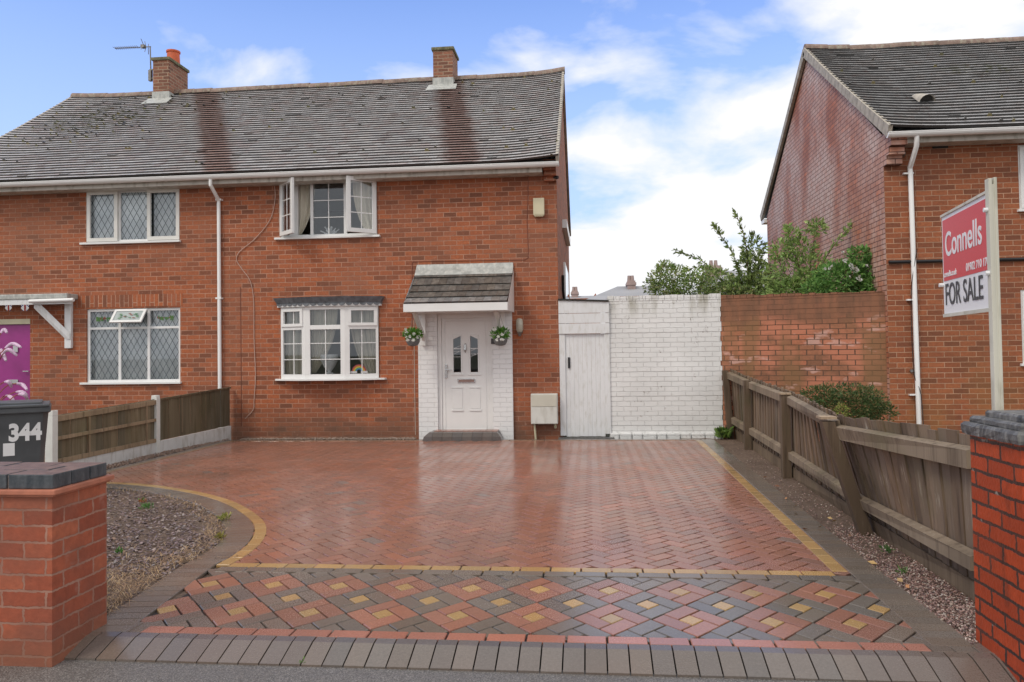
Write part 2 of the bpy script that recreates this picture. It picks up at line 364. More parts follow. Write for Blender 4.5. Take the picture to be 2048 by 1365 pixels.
def tarmac():
    n=N('wet tarmac');a=n.noise(150,3);c=n.ramp(a,[(.3,(.06,.057,.055)),(.5,(.13,.12,.115)),(.68,(.30,.28,.26))])
    c=n.mix(n.ramp(n.noise(1.3,5),[(.4,0),(.7,.45)]),c,(.10,.085,.07))
    n.bump(n.noise(110,3),.7,.01);return n.out(c,n.ramp(n.noise(2,4),[(.35,.28),(.65,.5)]),.5)
M['tarmac']=tarmac()
def soil(name,a,b,c3):
    n=N(name);c=n.ramp(n.noise(38,5,rough=.7),[(.3,a),(.5,b),(.7,c3)]);c=n.mix(n.ramp(n.noise(2.2,4),[(.45,0),(.7,.6)]),c,a)
    n.bump(n.noise(60,4),1,.02);return n.out(c,.75,.3)
M['soil']=soil('damp soil',(.08,.052,.038),(.16,.11,.08),(.30,.22,.17))
M['sand']=plain('jointing sand',(.028,.02,.017),.9,.3,30)
M['garden']=soil('garden ground',(.04,.045,.02),(.08,.085,.04),(.14,.13,.08))
# ---------------------------------------------------------------- ground
YF=13.9;YR=17.9;YB=21.9;XL=-12.6;XM=-6.6;XR=-.555
def sheet(name,pts,mat,z=None):
    m=MB();m.add([Vector(p) for p in pts],[tuple(range(len(pts)))]);o=m.build(name,mat);tag(o,kind='structure');return o
sheet('ground',[(-900,-300,-.42),(900,-300,-.42),(900,1500,-.42),(-900,1500,-.42)],M['garden'])
sheet('pavement',[(-60,-2.2,-.062),(60,-2.2,-.062),(60,3.70,-.062),(-60,3.70,-.062)],M['tarmac'])
sheet('road',[(-60,-12,-.17),(60,-12,-.17),(60,-2.2,-.17),(-60,-2.2,-.17)],M['tarmac'])
m=MB();m.box(-60,60,-2.36,-2.2,-.3,-.058);o=m.build('kerb',M['concrete'],bev=.01);tag(o,kind='structure')
# soil base under everything between pavement and houses
for nm,x0,x1,y1 in (('front_garden_soil',-16,-2.3,YF),('side_bed_soil',1.55,4.6,YF+.3),('neighbour_garden',4.6,16,12.95)):
    mb=MB();nx=26;ny=50;vs=[];fs=[]
    for j in range(ny+1):
        for i in range(nx+1):
            x=x0+(x1-x0)*i/nx;y=3.86+(y1-3.86)*j/ny
            vs.append((x,y,gz(y)-.018+.016*noise.noise(Vector((x*3,y*3,0)))+.01*noise.noise(Vector((x*11,y*11,3)))))
    for j in range(ny):
        for i in range(nx): a=j*(nx+1)+i;fs.append((a,a+1,a+nx+2,a+nx+1))
    mb.add(vs,fs);tag(mb.build(nm,M['soil'],smooth=True),kind='structure')
# block paving ------------------------------------------------------
RED=(.335,.15,.102);GRY=(.165,.145,.122);YEL=(.48,.30,.115)
def vary(c,a=.16):
    k=1+R.uniform(-a,a);t=R.uniform(-.05,.05);return (max(0,c[0]*k*(1+t)),c[1]*k,max(0,c[2]*k*(1-t)))
pav=MB()
def paver(mb,poly,zo,col,ymin=None,ymax=None,ch=.003,gap=.0042):
    c=sum((Vector((p[0],p[1],0)) for p in poly),Vector())/len(poly)
    tx,ty=R.gauss(0,.004),R.gauss(0,.004)
    def pt(p,k,dz):
        d=Vector((p[0]-c.x,p[1]-c.y,0));L=d.length;q=c+d*(max(0,L-k*1.3)/L if L else 1)
        y=q.y
        if ymin is not None:y=max(y,ymin)
        if ymax is not None:y=min(y,ymax)
        return Vector((q.x,y,gz(y)+zo+dz+(tx*(q.x-c.x)+ty*(y-c.y))))
    n=len(poly);a=[pt(p,gap+ch,0) for p in poly];b=[pt(p,gap,-.004) for p in poly];d=[pt(p,gap,-.02) for p in poly]
    mb.add(a+b+d,[tuple(range(n))]+[(i+n,(i+1)%n+n,(i+1)%n,i) for i in range(n)]+[(i+2*n,(i+1)%n+2*n,(i+1)%n+n,i+n) for i in range(n)],col)
# bed curve
def catmull(pts,n=10):
    out=[];p=[pts[0]]+list(pts)+[pts[-1]]
    for i in range(1,len(p)-2):
        for k in range(n):
            t=k/n;a,b,c,d=p[i-1],p[i],p[i+1],p[i+2]
            out.append(.5*((2*b)+(c-a)*t+(2*a-5*b+4*c-d)*t*t+(3*b-a-3*c+d)*t**3))
    out.append(pts[-1]);return out
cpx=[(120,962),(215,965),(300,970),(400,985),(470,1005),(520,1035),(534,1060),(520,1090),(480,1120),(456,1133)]
curve=catmull([Vector(G(*p).to_2d()) for p in cpx],8)
def resample(pts,step):
    out=[pts[0]];acc=0;need=step
    for a,b in zip(pts,pts[1:]):
        L=(b-a).length;pos=0
        while acc+L-pos>=need-1e-9 and L>0:
            pos+=need-acc;out.append(a+(b-a)*(pos/L));acc=0
            if pos>=L: break
        acc+=L-pos
    return out
def offs(pts,d):
    out=[]
    for i,p in enumerate(pts):
        t=(pts[min(i+1,len(pts)-1)]-pts[max(i-1,0)]).normalized();out.append(p+Vector((t.y,-t.x))*d)
    return out
def strip(mb,pts,step,d0,d1,zo,colf,skip=None):
    q=resample(pts,step);a=offs(q,d0);b=offs(q,d1)
    for i in range(len(q)-1): paver(mb,[a[i],a[i+1],b[i+1],b[i]],zo,colf())
inner=offs(curve,.1)
greypath=[p for p in inner]+[Vector(G(*p).to_2d()) for p in [(405,1168),(340,1208),(272,1251),(235,1278)]]
greypath=catmull(greypath[::6]+[greypath[-1]],6)
bed_out=offs(greypath,.235)
def inside(p,poly):
    c=False;n=len(poly)
    for i in range(n):
        a,b=poly[i],poly[(i+1)%n]
        if (a.y>p.y)!=(b.y>p.y) and p.x<(b.x-a.x)*(p.y-a.y)/(b.y-a.y)+a.x: c=not c
    return c
bedpoly=bed_out+[Vector((-2.75,3.9)),Vector((-9,3.9)),Vector((-9,bed_out[0].y))]
bedbig=greypath+[Vector((-2.7,3.8)),Vector((-9,3.8)),Vector((-9,greypath[0].y))]
ex0,ex1=G(1410,887),G(1706,1153)   # outer edge of the yellow line on the right
def xedge(y): return ex0.x+(ex1.x-ex0.x)*(y-ex0.y)/(ex1.y-ex0.y)
lx0,lx1=G(215,943),G(460,882)
def xleft(y): return lx0.x+(lx1.x-lx0.x)*(y-lx0.y)/(lx1.y-lx0.y)
YBK=13.38
w=.1035;ST=1.08
for i in range(-90,120):
    for j in range(-90,120):
        k=(i-j)%4
        if k==0: cells=(i,j,i+2,j+1)
        elif k==3: cells=(i,j,i+1,j+2)
        else: continue
        c4=[(cells[0],cells[1]),(cells[2],cells[1]),(cells[2],cells[3]),(cells[0],cells[3])]
        poly=[Vector(((a-b)*w*.7071-2.2,((a+b)*w*.7071)*ST+5.0)) for a,b in c4]
        c=sum(poly,Vector((0,0)))/4
        if c.y<5.2 or c.y>YBK or c.x>xedge(c.y)+.05 or c.x<xleft(max(c.y,9))-.05: continue
        if inside(c,bedbig) : continue
        q=R.random();col=vary(RED,.11)
        if q<.14: col=vary((.29,.145,.105),.1)
        elif q<.22: col=vary((.39,.155,.10),.1)
        elif q<.235: col=vary((.25,.17,.14),.1)
        paver(pav,poly,0,col,ymin=5.2,gap=.0066)
# decorative band
u=.2985*.7071;sy=.2545/u
XA=G(545.7,1171).x;rows=[(5.03,0,GRY,True),(4.775,1,RED,False),(4.52,0,GRY,False),(4.265,1,RED,False),(4.01,0,GRY,True)]
def pin(cx,cy,col,nocenter):
    a=.2985/3
    R4=[((-1.5,-1.5),(.5,-.5)),((.5,-1.5),(1.5,.5)),((-.5,.5),(1.5,1.5)),((-1.5,-.5),(-.5,1.5))]
    R4=[(p,q,0) for p,q in R4]+[((-.5,-.5),(.5,.5),1)]
    for (p,q,ce) in R4:
        cc=[(p[0],p[1]),(q[0],p[1]),(q[0],q[1]),(p[0],q[1])]
        poly=[Vector((cx+(x-y)*a*.7071,cy+(x+y)*a*.7071*sy)) for x,y in cc];c=sum(poly,Vector((0,0)))/4
        if c.y<3.95 or c.y>5.10 or c.x>xedge(c.y)+.12 or inside(c,bedbig) or c.x<-2.75: continue
        paver(pav,poly,0,vary(YEL if ce and not nocenter else col,.14),ymin=3.93,ymax=5.11,gap=.0062)
for (cy,ph,col,nc) in rows:
    for i in range(-12,16): pin(XA+(i+(0 if ph else .5))*2*u,cy,col,nc)
# strips across
def xrow(y0,y1,xa,xb,L,zo,col,a=.12,x0=0):
    x=xa
    while x<xb-.01:
        x2=min(x+L,xb);paver(pav,[Vector((x,y0)),Vector((x2,y0)),Vector((x2,y1)),Vector((x,y1))],zo,vary(col,a));x=x2
XB0=G(456,1133).x
xrow(5.16,5.26,XB0,xedge(5.2)-.1,.203,.004,YEL)
xrow(5.06,5.16,XB0-.04,xedge(5.1)+.0,.203,.004,GRY)
xrow(3.88,3.98,G(285,1262).x,xedge(3.93)-.02,.203,.004,(.42,.17,.12))
strip(pav,curve,.203,0,.1,.004,lambda:vary(YEL,.12))
strip(pav,greypath,.1035,0,.235,.0045,lambda:vary(GRY,.13))
R0=[Vector((xedge(y),y)) for y in (YBK+.1,3.9)]
strip(pav,[Vector((xedge(y),y)) for y in (YBK,5.18)],.203,0,.1,.0042,lambda:vary(YEL,.12))
strip(pav,R0,.1035,-.215,0,.0046,lambda:vary(GRY,.13))
xrow(YBK,YBK+.1,xleft(13),xedge(13),.203,.004,(.30,.17,.10));xrow(YBK+.1,YBK+.2,xleft(13)-.1,xedge(13)+.2,.203,.004,GRY)
LL=[Vector((xleft(y),y)) for y in (8.55,13.5)]
strip(pav,LL,.203,0,.1,.0042,lambda:vary((.32,.19,.09),.12));strip(pav,LL,.203,-.1,0,.0042,lambda:vary(GRY,.12))
# dropped edge blocks along the pavement
x=-2.78
while x<2.35:
    c=vary((.145,.124,.107),.14);g=.0035;ym=3.82;sk=.0
    A=[(x+g,3.877),(x+.105-g,3.877),(x+.105-g,ym),(x+g,ym),(x+g,3.655),(x+.105-g,3.655)]
    za=gz(3.88)+.004;zs=[za,za,za-.004,za-.004,-.052,-.052];dz=R.uniform(-.0012,.0012)
    vs=[Vector((a[0],a[1],z+dz)) for a,z in zip(A,zs)]+[Vector((a[0],a[1],-.09)) for a in A]
    pav.add(vs,[(0,1,2,3),(3,2,5,4),(4,5,11,10),(0,3,9,6),(3,4,10,9),(1,7,8,2),(2,8,11,5)],c);x+=.105
# infill blocks both ends beside the piers
for (xa,xb) in ((G(180,1285).x-.1,G(285,1262).x),(xedge(3.93)-.02,2.3)):
    x=xa
    while x<xb: paver(pav,[Vector((x,3.88)),Vector((x+.105,3.88)),Vector((x+.105,4.05)),Vector((x,4.05))],.002,vary(GRY,.1));x+=.105
pv=pav.build('driveway_paving',M['paver'],colors=True,fixn=True);tag(pv,kind='structure')
m=MB();m.add([Vector((x,y,gz(y)-.012)) for x,y in [(-6.75,8.4),(-2.5,8.4),(-2.5,3.83),(xedge(3.83)+.17,3.83),(xedge(13.6)+.17,13.62),(-6.75,13.62)]],[(0,1,2,3,4,5)]);tag(m.build('driveway_joint_bed',M['sand']),kind='structure')
# ---------------------------------------------------------------- chippings
def flake(mb,x,y,z,s,col,flat=.25):
    a=R.uniform(0,6.28);tl=Vector((R.gauss(0,.35),R.gauss(0,.35),1)).normalized()
    e1=tl.cross(Vector((math.cos(a),math.sin(a),0))).normalized();e2=tl.cross(e1)
    k=R.randint(4,5);ps=[]
    for i in range(k):
        b=6.283*i/k+R.uniform(-.4,.4);ps.append(Vector((x,y,z))+e1*math.cos(b)*s*R.uniform(.7,1)+e2*math.sin(b)*s*R.uniform(.35,.75))
    top=[p+tl*s*flat for p in ps];mb.add(top+ps,[tuple(range(k))]+[(i,i+k,(i+1)%k+k,(i+1)%k) for i in range(k)],col)
ch=MB();cnt=0
pal=[(.19,.13,.13),(.25,.185,.185),(.14,.10,.10),(.22,.145,.11),(.30,.245,.225),(.11,.075,.065)]
while cnt<10000:
    x=R.uniform(-5.9,-2.7);y=R.uniform(4.1,8.2)
    if R.random()>min(1,(9.5-y)/4.): continue
    p=Vector((x,y))
    if not inside(p,bedpoly): continue
    fw_=noise.noise(Vector((x*1.4,y*1.4,5)))
    if y<4.9 and R.random()<.75: cnt+=1;continue
    if fw_<-.25 and R.random()<.5: cnt+=1;continue
    flake(ch,x,y,gz(y)+R.uniform(-.008,.008),R.uniform(.010,.023),vary(R.choice(pal),.25));cnt+=1
tag(ch.build('slate_chippings',M['chips'],colors=True,fixn=False),'plum grey slate chippings spread over the curved bed','chippings',kind='stuff')
st=MB()
for k in range(3800):
    y=4.1+abs(R.gauss(0,.55));x=R.uniform(-3.6,-2.72)
    if R.random()<.3: q=R.choice(bed_out);x=q.x+R.gauss(-.08,.07);y=q.y+R.gauss(0,.05)
    if not inside(Vector((x,y)),bedpoly): continue
    a=R.uniform(0,6.28);L=R.uniform(.04,.15);z=gz(y)+.005;d=Vector((math.cos(a),math.sin(a),0))
    p=Vector((x,y,z));mid=p+d*L*.5+Vector((0,0,R.uniform(.005,.03)));e=p+d*L+Vector((d.y,-d.x,0))*R.uniform(-.03,.03);n_=Vector((d.y,-d.x,0))*.0014
    c=vary(R.choice([(.44,.28,.14),(.36,.21,.10),(.50,.35,.19),(.26,.16,.09)]),.2)
    st.add([p-n_,p+n_,mid+n_,mid-n_,e],[(0,1,2,3),(3,2,4)],c)
tag(st.build('dry_grass_litter',M['chips'],colors=True,fixn=False),'dry straw and pine litter lying along the bed edge','litter',kind='stuff')
gr=MB()
def xf(y): return 2.10+.036*(y-4.04)  # fence line
for k in range(11000):
    y=3.98+abs(R.gauss(0,2.8)) if R.random()<.8 else R.uniform(4,13.8)
    if y>13.6: continue
    xa=xedge(y)+.2;xb=xf(y)+.02
    if xb<=xa: continue
    x=R.uniform(xa,xb);dens=1 if y<5.6 else (.45 if y<6.6 else .10)
    if R.random()>dens: continue
    flake(gr,x,y,gz(y)+R.uniform(-.01,.006),R.uniform(.004,.010),vary(R.choice([(.33,.20,.17),(.22,.13,.11),(.42,.28,.24),(.15,.09,.08),(.5,.42,.36)]),.2),.6)
for k in range(2500):
    x=R.uniform(-6.4,-3.15);y=R.uniform(13.6,13.86);flake(gr,x,y,gz(y)+R.uniform(0,.014),R.uniform(.008,.018),vary(R.choice([(.33,.24,.19),(.24,.17,.13),(.45,.36,.3)]),.2),.6)
for k in range(2500):
    y=R.uniform(8.9,13.7);x=xleft(y)-.1-R.uniform(0,.28);flake(gr,x,y,gz(y)+R.uniform(0,.012),R.uniform(.008,.016),vary(R.choice([(.33,.22,.17),(.24,.15,.11),(.40,.30,.24)]),.2),.6)
tag(gr.build('pea_gravel',M['chips'],colors=True,fixn=False),'pinkish pea gravel in the narrow strips beside fence and house','gravel',kind='stuff')
lf=MB()
for (u_,v_) in [(1592,1030),(1660,1040),(1640,1058),(1745,1130),(1815,1178),(1555,975),(1700,1075),(1530,957),(1610,1062),(1800,1165),(1590,1015),(1572,1000),(1668,1046)]:
    p=G(u_,v_);a=R.uniform(0,6.28);d=Vector((math.cos(a),math.sin(a),0))*R.uniform(.02,.035);n_=Vector((d.y,-d.x,0))*.45;z=Vector((0,0,.018))
    lf.add([p-d+z*.6,p+n_+z*1.4,p+d+z,p-n_+z*.5],[(0,1,2,3)],vary(R.choice([(.45,.20,.07),(.5,.32,.12),(.28,.12,.06)]),.15))
tag(lf.build('fallen_leaves',M['chips'],colors=True,fixn=False),'fallen brown and orange leaves under the leaning fence','leaves',kind='stuff')
# ---------------------------------------------------------------- windows
def curtain(mb,x0,x1,y,z0,z1,amp=.025,per=.11,tie=None,side=0):
    n=max(8,int((x1-x0)/.012));rows=12;vs=[];fs=[]
    for j in range(rows+1):
        t=j/rows;z=z1+(z0-z1)*t
        for i in range(n+1):
            s=i/n;xa=x0+(x1-x0)*s
            if tie is not None: # swept to one side, curved hem edge
                k=(t**2.2)*tie;xa=(x0+(x1-x0)*s*(1-k)) if side==0 else (x1-(x1-x0)*(1-s)*(1-k))
            vs.append((xa,y+amp*math.sin(2*math.pi*s*(x1-x0)/per+.7*math.sin(9*s)),z))
    for j in range(rows):
        for i in range(n): a=j*(n+1)+i;fs.append((a,a+1,a+n+2,a+n+1))
    mb.add(vs,fs)
def lattice(mb,x0,x1,z0,z1,y,pw=.125,ph=.215,th=.007):
    # diamond leading
    s=ph/pw
    def seg(xa,za,xb,zb): mb.bar((xa,y,za),(xb,y,zb),.003,th,(0,1,0)) if False else mb.bar((xa,y,za),(xb,y,zb),th,.003,(0,-1,0))
    k=-60
    while k<60:
        for sg in (1,-1):
            # line z = sg*s*(x-x0)+ b
            b=(z0+k*ph)
            pts=[]
            xa,xb=x0,x1;za=b if sg>0 else b;f=lambda x:sg*s*(x-x0)+b
            # clip
            lo,hi=x0,x1
            if sg>0: lo=max(lo,x0+(z0-b)/s);hi=min(hi,x0+(z1-b)/s)
            else: lo=max(lo,x0+(b-z1)/s);hi=min(hi,x0+(b-z0)/s)
            if hi-lo>.01: seg(lo,f(lo),hi,f(hi))
        k+=1
def georg(mb,x0,x1,z0,z1,y,nx,nz,th=.016):
    for i in range(1,nx): x=x0+(x1-x0)*i/nx;mb.box(x-th/2,x+th/2,y-.006,y+.004,z0,z1)
    for i in range(1,nz): z=z0+(z1-z0)*i/nz;mb.box(x0,x1,y-.0075,y+.0055,z-th/2,z+th/2)
def ring(mb,x0,x1,z0,z1,y0,y1,w):
    mb.box(x0,x1,y0,y1,z1-w,z1);mb.box(x0,x1,y0,y1,z0,z0+w);mb.box(x0,x0+w,y0,y1,z0+w,z1-w);mb.box(x1-w,x1,y0,y1,z0+w,z1-w)
def wall_holes(mb,x0,x1,z0,z1,y,holes,dep=.12):
    xs=sorted({x0,x1}|{v for h in holes for v in h[:2]});zs=sorted({z0,z1}|{v for h in holes for v in h[2:]})
    for a,b in zip(xs,xs[1:]):
        for c,d in zip(zs,zs[1:]):
            mx,mz=(a+b)/2,(c+d)/2
            if any(h[0]<mx<h[1] and h[2]<mz<h[3] for h in holes): continue
            mb.quad((a,y,c),(b,y,c),(b,y,d),(a,y,d))
    for h in holes:
        a,b,c,d=h;mb.quad((a,y,c),(a,y+dep,c),(a,y+dep,d),(a,y,d));mb.quad((b,y,c),(b,y,d),(b,y+dep,d),(b,y+dep,c))
        mb.quad((a,y,d),(a,y+dep,d),(b,y+dep,d),(b,y,d));mb.quad((a,y,c),(b,y,c),(b,y+dep,c),(a,y+dep,c))
# ---------------------------------------------------------------- roofs
def tiles(mb,x0,x1,yE,zE,yR,zR,n,kick=(0,0),tw=.165,h=.036,pal=((1,1,1),),mossf=None):
    d=Vector((0,yR-yE,zR-zE));L=d.length;d.normalize();nm=Vector((0,-d.z,d.y));nx=int((x1-x0)/tw)
    def lift(x,t):
        a=0
        if kick[0]: a+=kick[0]*max(0,1-(x-x0)/1.3)**2
        if kick[1]: a+=kick[1]*max(0,1-(x1-x)/1.3)**2
        return a-.035*math.sin(math.pi*t)+.006*noise.noise(Vector((x*.6,t*3,2)))
    for k in range(n):
        a=L*k/n;b=L*(k+1)/n+.012;off=(k%2)*.5
        for i in range(nx+1):
            xa=x0+(x1-x0)*max(0,(i-off))/nx;xb=x0+(x1-x0)*min(nx,(i+1-off))/nx
            if xb-xa<.01: continue
            j=R.gauss(0,.0009);j2=R.gauss(0,.0006)
            if R.random()<.010: j+=.010
            def pt(x,s,e): return Vector((x,yE,zE))+d*s+nm*(e+lift(x,s/L))
            c=R.choice(pal);q=R.uniform(.9,1.08);c=tuple(v*q for v in c);pm=.012+(mossf((xa+xb)/2,a/L) if mossf else 0)
            if R.random()<pm*1.6:
                mc=R.choice([(.06,.05,.03),(.10,.095,.03),(.16,.13,.04),(.04,.035,.03)]);mx=R.uniform(xa,xb);q0=Vector((mx,yE,zE))+d*(a-.012)+nm*(h*.3+lift(mx,a/L));mw=R.uniform(.02,.05)
                mb.add([q0-Vector((mw,0,0)),q0+Vector((mw,0,0)),q0+nm*h*1.1+Vector((mw*.7,0,0)),q0+nm*h*1.2-Vector((mw*.6,0,0)),q0+nm*h*1.05+d*R.uniform(.04,.09)],[(0,1,2,3),(3,2,4)],mc)
            A=pt(xa+.001,a,h+j);B=pt(xb-.001,a,h+j+j2);C=pt(xb-.001,b,.004);D=pt(xa+.001,b,.004);E_=pt(xa+.001,a,0);F_=pt(xb-.001,a,0)
            mb.add([A,B,C,D],[(0,1,2,3)],c);butt_shade=tuple(v*.09 for v in c)  # butt faces coloured near black: shadow lines between courses painted in
            mb.add([E_,F_,B,A],[(0,1,2,3)],butt_shade)
def verge_strip(mb,xa,xb,yE,zE,yR,zR,kick,top,low=-.08):
    d=Vector((0,yR-yE,zR-zE));L=d.length;d.normalize();nm=Vector((0,-d.z,d.y))
    if nm.z<0: nm=-nm
    n=24
    for i in range(n):
        a,b=i/n,(i+1)/n+.002;la=-.035*math.sin(math.pi*a)+kick+top;lb=-.035*math.sin(math.pi*b)+kick+top
        if xa>xb: xa,xb=xb,xa
        E0=Vector((0,yE,zE))
        ps=[E0+d*L*a+nm*low,E0+d*L*b+nm*low,E0+d*L*b+nm*lb,E0+d*L*a+nm*la]
        v0=[Vector((xa,p.y,p.z)) for p in ps];v1=[Vector((xb,p.y,p.z)) for p in ps];mb.add(v0+v1,[(0,1,2,3),(7,6,5,4),(3,2,6,7),(0,4,5,1),(0,3,7,4),(1,5,6,2)])
def ridge(mb,x0,x1,y,z,kick=(0,0),sagf=None):
    x=x0;
    while x<x1-.02:
        x2=min(x+.45,x1);e=R.uniform(-.008,.008)
        def zz(X):
            a=0
            if kick[0]: a+=kick[0]*max(0,1-(X-x0)/1.3)**2
            if kick[1]: a+=kick[1]*max(0,1-(x1-X)/1.3)**2
            return a
        vs=[];n=8
        for X in (x+.003,x2+.012):
            for k in range(n+1):
                an=math.pi*(k/n);vs.append((X,y-.13*math.cos(an),z-.05+e+zz(X)+.13*math.sin(an)+(.006 if X>x+.01 else 0)))
        fs=[(k,k+1,k+n+2,k+n+1) for k in range(n)]
        vs2=vs+[(vs[0][0],y,z-.05),(vs[-1][0],y,z-.05)]
        fs+= [(k+1,k,2*n+2) for k in range(n)]+[(n+1+k,n+2+k,2*n+3) for k in range(n)]
        mb.add(vs2,fs);x=x2
def gutter_mb(x0,x1,y,z,r=.068):
    g=MB();n=8;vs=[]
    for X in (x0,x1):
        for k in range(n+1): a=math.pi*k/n;vs.append((X,y-r*math.cos(a),z-r*math.sin(a)*1.05))
        for k in range(n+1): a=math.pi*k/n;vs.append((X,y-(r-.006)*math.cos(a),z-(r-.006)*math.sin(a)*1.05))
    q=2*(n+1);fs=[]
    for k in range(n): fs.append((k,k+1,q+k+1,q+k));fs.append((n+1+k,q+n+1+k,q+n+2+k,n+2+k))
    fs+= [tuple(range(n+1)),tuple(q+k for k in range(n+1))]
    g.add(vs,fs)
    g.box(x0,x1,y-r-.004,y-r+.012,z-.004,z+.008);x=x0+.3
    while x<x1:
        rr=r+.005
        for k in range(n):
            a=math.pi*k/n;b=math.pi*(k+1)/n
            g.quad((x,y-rr*math.cos(a),z-rr*math.sin(a)*1.05),(x+.03,y-rr*math.cos(a),z-rr*math.sin(a)*1.05),(x+.03,y-rr*math.cos(b),z-rr*math.sin(b)*1.05),(x,y-rr*math.cos(b),z-rr*math.sin(b)*1.05))
        x+=.92
    return g
# ================================================================= the two semi-detached houses
zE=PZ(560,345,13.5)+.02; zR=PZ(620,170,YR)-.06; ZW=PZ(560,352,YF)-.12
ZG=-.3
roofM=roofmat('plain clay roof tiles',(1,1,1),[(-9.25,-6.75,.36),(-3.25,-2.2,.36)],[(-10.9,6.9,1.6,.6)])
pal_roof=[(.53,.51,.51),(.56,.54,.54),(.50,.48,.48),(.53,.49,.48),(.49,.43,.42)]
def house_shell(name,label,x0,x1,holes,kick,side):
    h=empty(name,((x0+x1)/2,YF,gz(YF)),label,'house','pair of semi detached brick houses')
    mb=MB();wall_holes(mb,x0,x1,ZG,ZW+.25,YF,holes,.1)
    zr=zR-.1
    mb.quad((x0,YB,ZG),(x1,YB,ZG),(x1,YB,ZW+.2),(x0,YB,ZW+.2))
    for X,ext in ((x0,side=='L'),(x1,side=='R')):
        if ext:
            mb.add([(X,YF,ZG),(X,YB,ZG),(X,YB,ZW+.2),(X,YR,zr),(X,YF,ZW+.25)],[(0,1,2,3,4)])
            # corbelled corner carrying the eaves
            s=1 if side=='R' else -1
            mb.box(X-s*.22,X+s*.002,YF-.30,YF-.002,ZW-.02,ZW+.16);mb.box(X-s*.22,X+s*.0015,YF-.20,YF-.002,ZW-.10,ZW-.02);mb.box(X-s*.22,X+s*.001,YF-.10,YF-.002,ZW-.18,ZW-.10)
    mb.build('brick_wall',M['brick'],h,fixn=False)
    it=MB() # rooms behind the windows
    it.quad((x0+.01,YF+3.2,ZG),(x1-.01,YF+3.2,ZG),(x1-.01,YF+3.2,ZW),(x0+.01,YF+3.2,ZW))
    for X in (x0+.012,x1-.012): it.quad((X,YF+.11,ZG),(X,YF+3.2,ZG),(X,YF+3.2,ZW),(X,YF+.11,ZW))
    for z in (0.02,2.35,ZW+.02): it.box(x0+.02,x1-.02,YF+.12,YF+3.2,z,z+.15)
    it.build('room_interior',M['interior'],h)
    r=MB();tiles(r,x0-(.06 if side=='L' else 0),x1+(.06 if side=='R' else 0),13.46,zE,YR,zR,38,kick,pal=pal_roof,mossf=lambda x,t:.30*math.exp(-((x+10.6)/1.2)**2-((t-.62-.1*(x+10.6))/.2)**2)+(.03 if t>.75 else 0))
    xa=x0-(.06 if side=='L' else 0);xb=x1+(.06 if side=='R' else 0)
    r.quad((xa,YR,zR),(xb,YR,zR),(xb,YB+.4,zE),(xa,YB+.4,zE),(.3,.27,.27))
    r.quad((xa,13.5,zE-.03),(xb,13.5,zE-.03),(xb,YR,zR-.05),(xa,YR,zR-.05),(.1,.1,.1))
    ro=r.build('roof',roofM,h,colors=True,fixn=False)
    rg=MB();ridge(rg,xa,xb,YR,zR+.01,kick);rg.build('ridge_tiles',M['ridge'],ro)
    fa=MB()
    e1=x0+(.24 if side=='L' else 0);e2=x1-(.24 if side=='R' else 0)
    fa.box(e1,e2,13.60,13.622,zE-.17,zE-.005);fa.box(e1,e2,13.622,YF-.002,zE-.168,zE-.150)
    fa.build('fascia',M['soffit'],h)
    gutter_mb(xa,xb,13.52,zE-.03).build('gutter',M['gutter'],h)
    vg=MB();X=xb if side=='R' else xa;sg=1 if side=='R' else -1;verge_strip(vg,X-sg*.05,X,13.46,zE,YR,zR,kick[1] if side=='R' else kick[0],.025);verge_strip(vg,X-sg*.05,X,YB+.4,zE,YR,zR,0,.03)
    vg.build('verge',M['verge'],ro)
    return h,ro
# window/door openings on the facade, surveyed from the photograph
def rect(u0_,u1_,v0_,v1_,Y=YF):
    um=(u0_+u1_)/2;vm=(v0_+v1_)/2
    return [PX(u0_,vm,Y),PX(u1_,vm,Y),PZ(um,v1_,Y),PZ(um,v0_,Y)]
NU=rect(172.5,359,379,484);NL=rect(173,360.5,617,765);ND=rect(-110,60,650,862)
OU=rect(560,754,360,474);OB=rect(563,758,614,757);OD=rect(876,986,629,868)
OU[3]=min(OU[3],ZW+.02);NU[3]=min(NU[3],ZW+.0)
hl,rl=house_shell('semi_detached_house','brick semi at left with purple door, leaded windows and orange chimney pot',XL,XM,[NU,NL,ND],(.06,0),'L')
ho,rx=house_shell('semi_detached_house','brick semi in the centre with white front door, slate canopy and bay window',XM,XR,[OU,OB,OD],(0,.08),'R')
hl['label']='brick semi at the left with purple door, leaded windows and orange chimney pot'
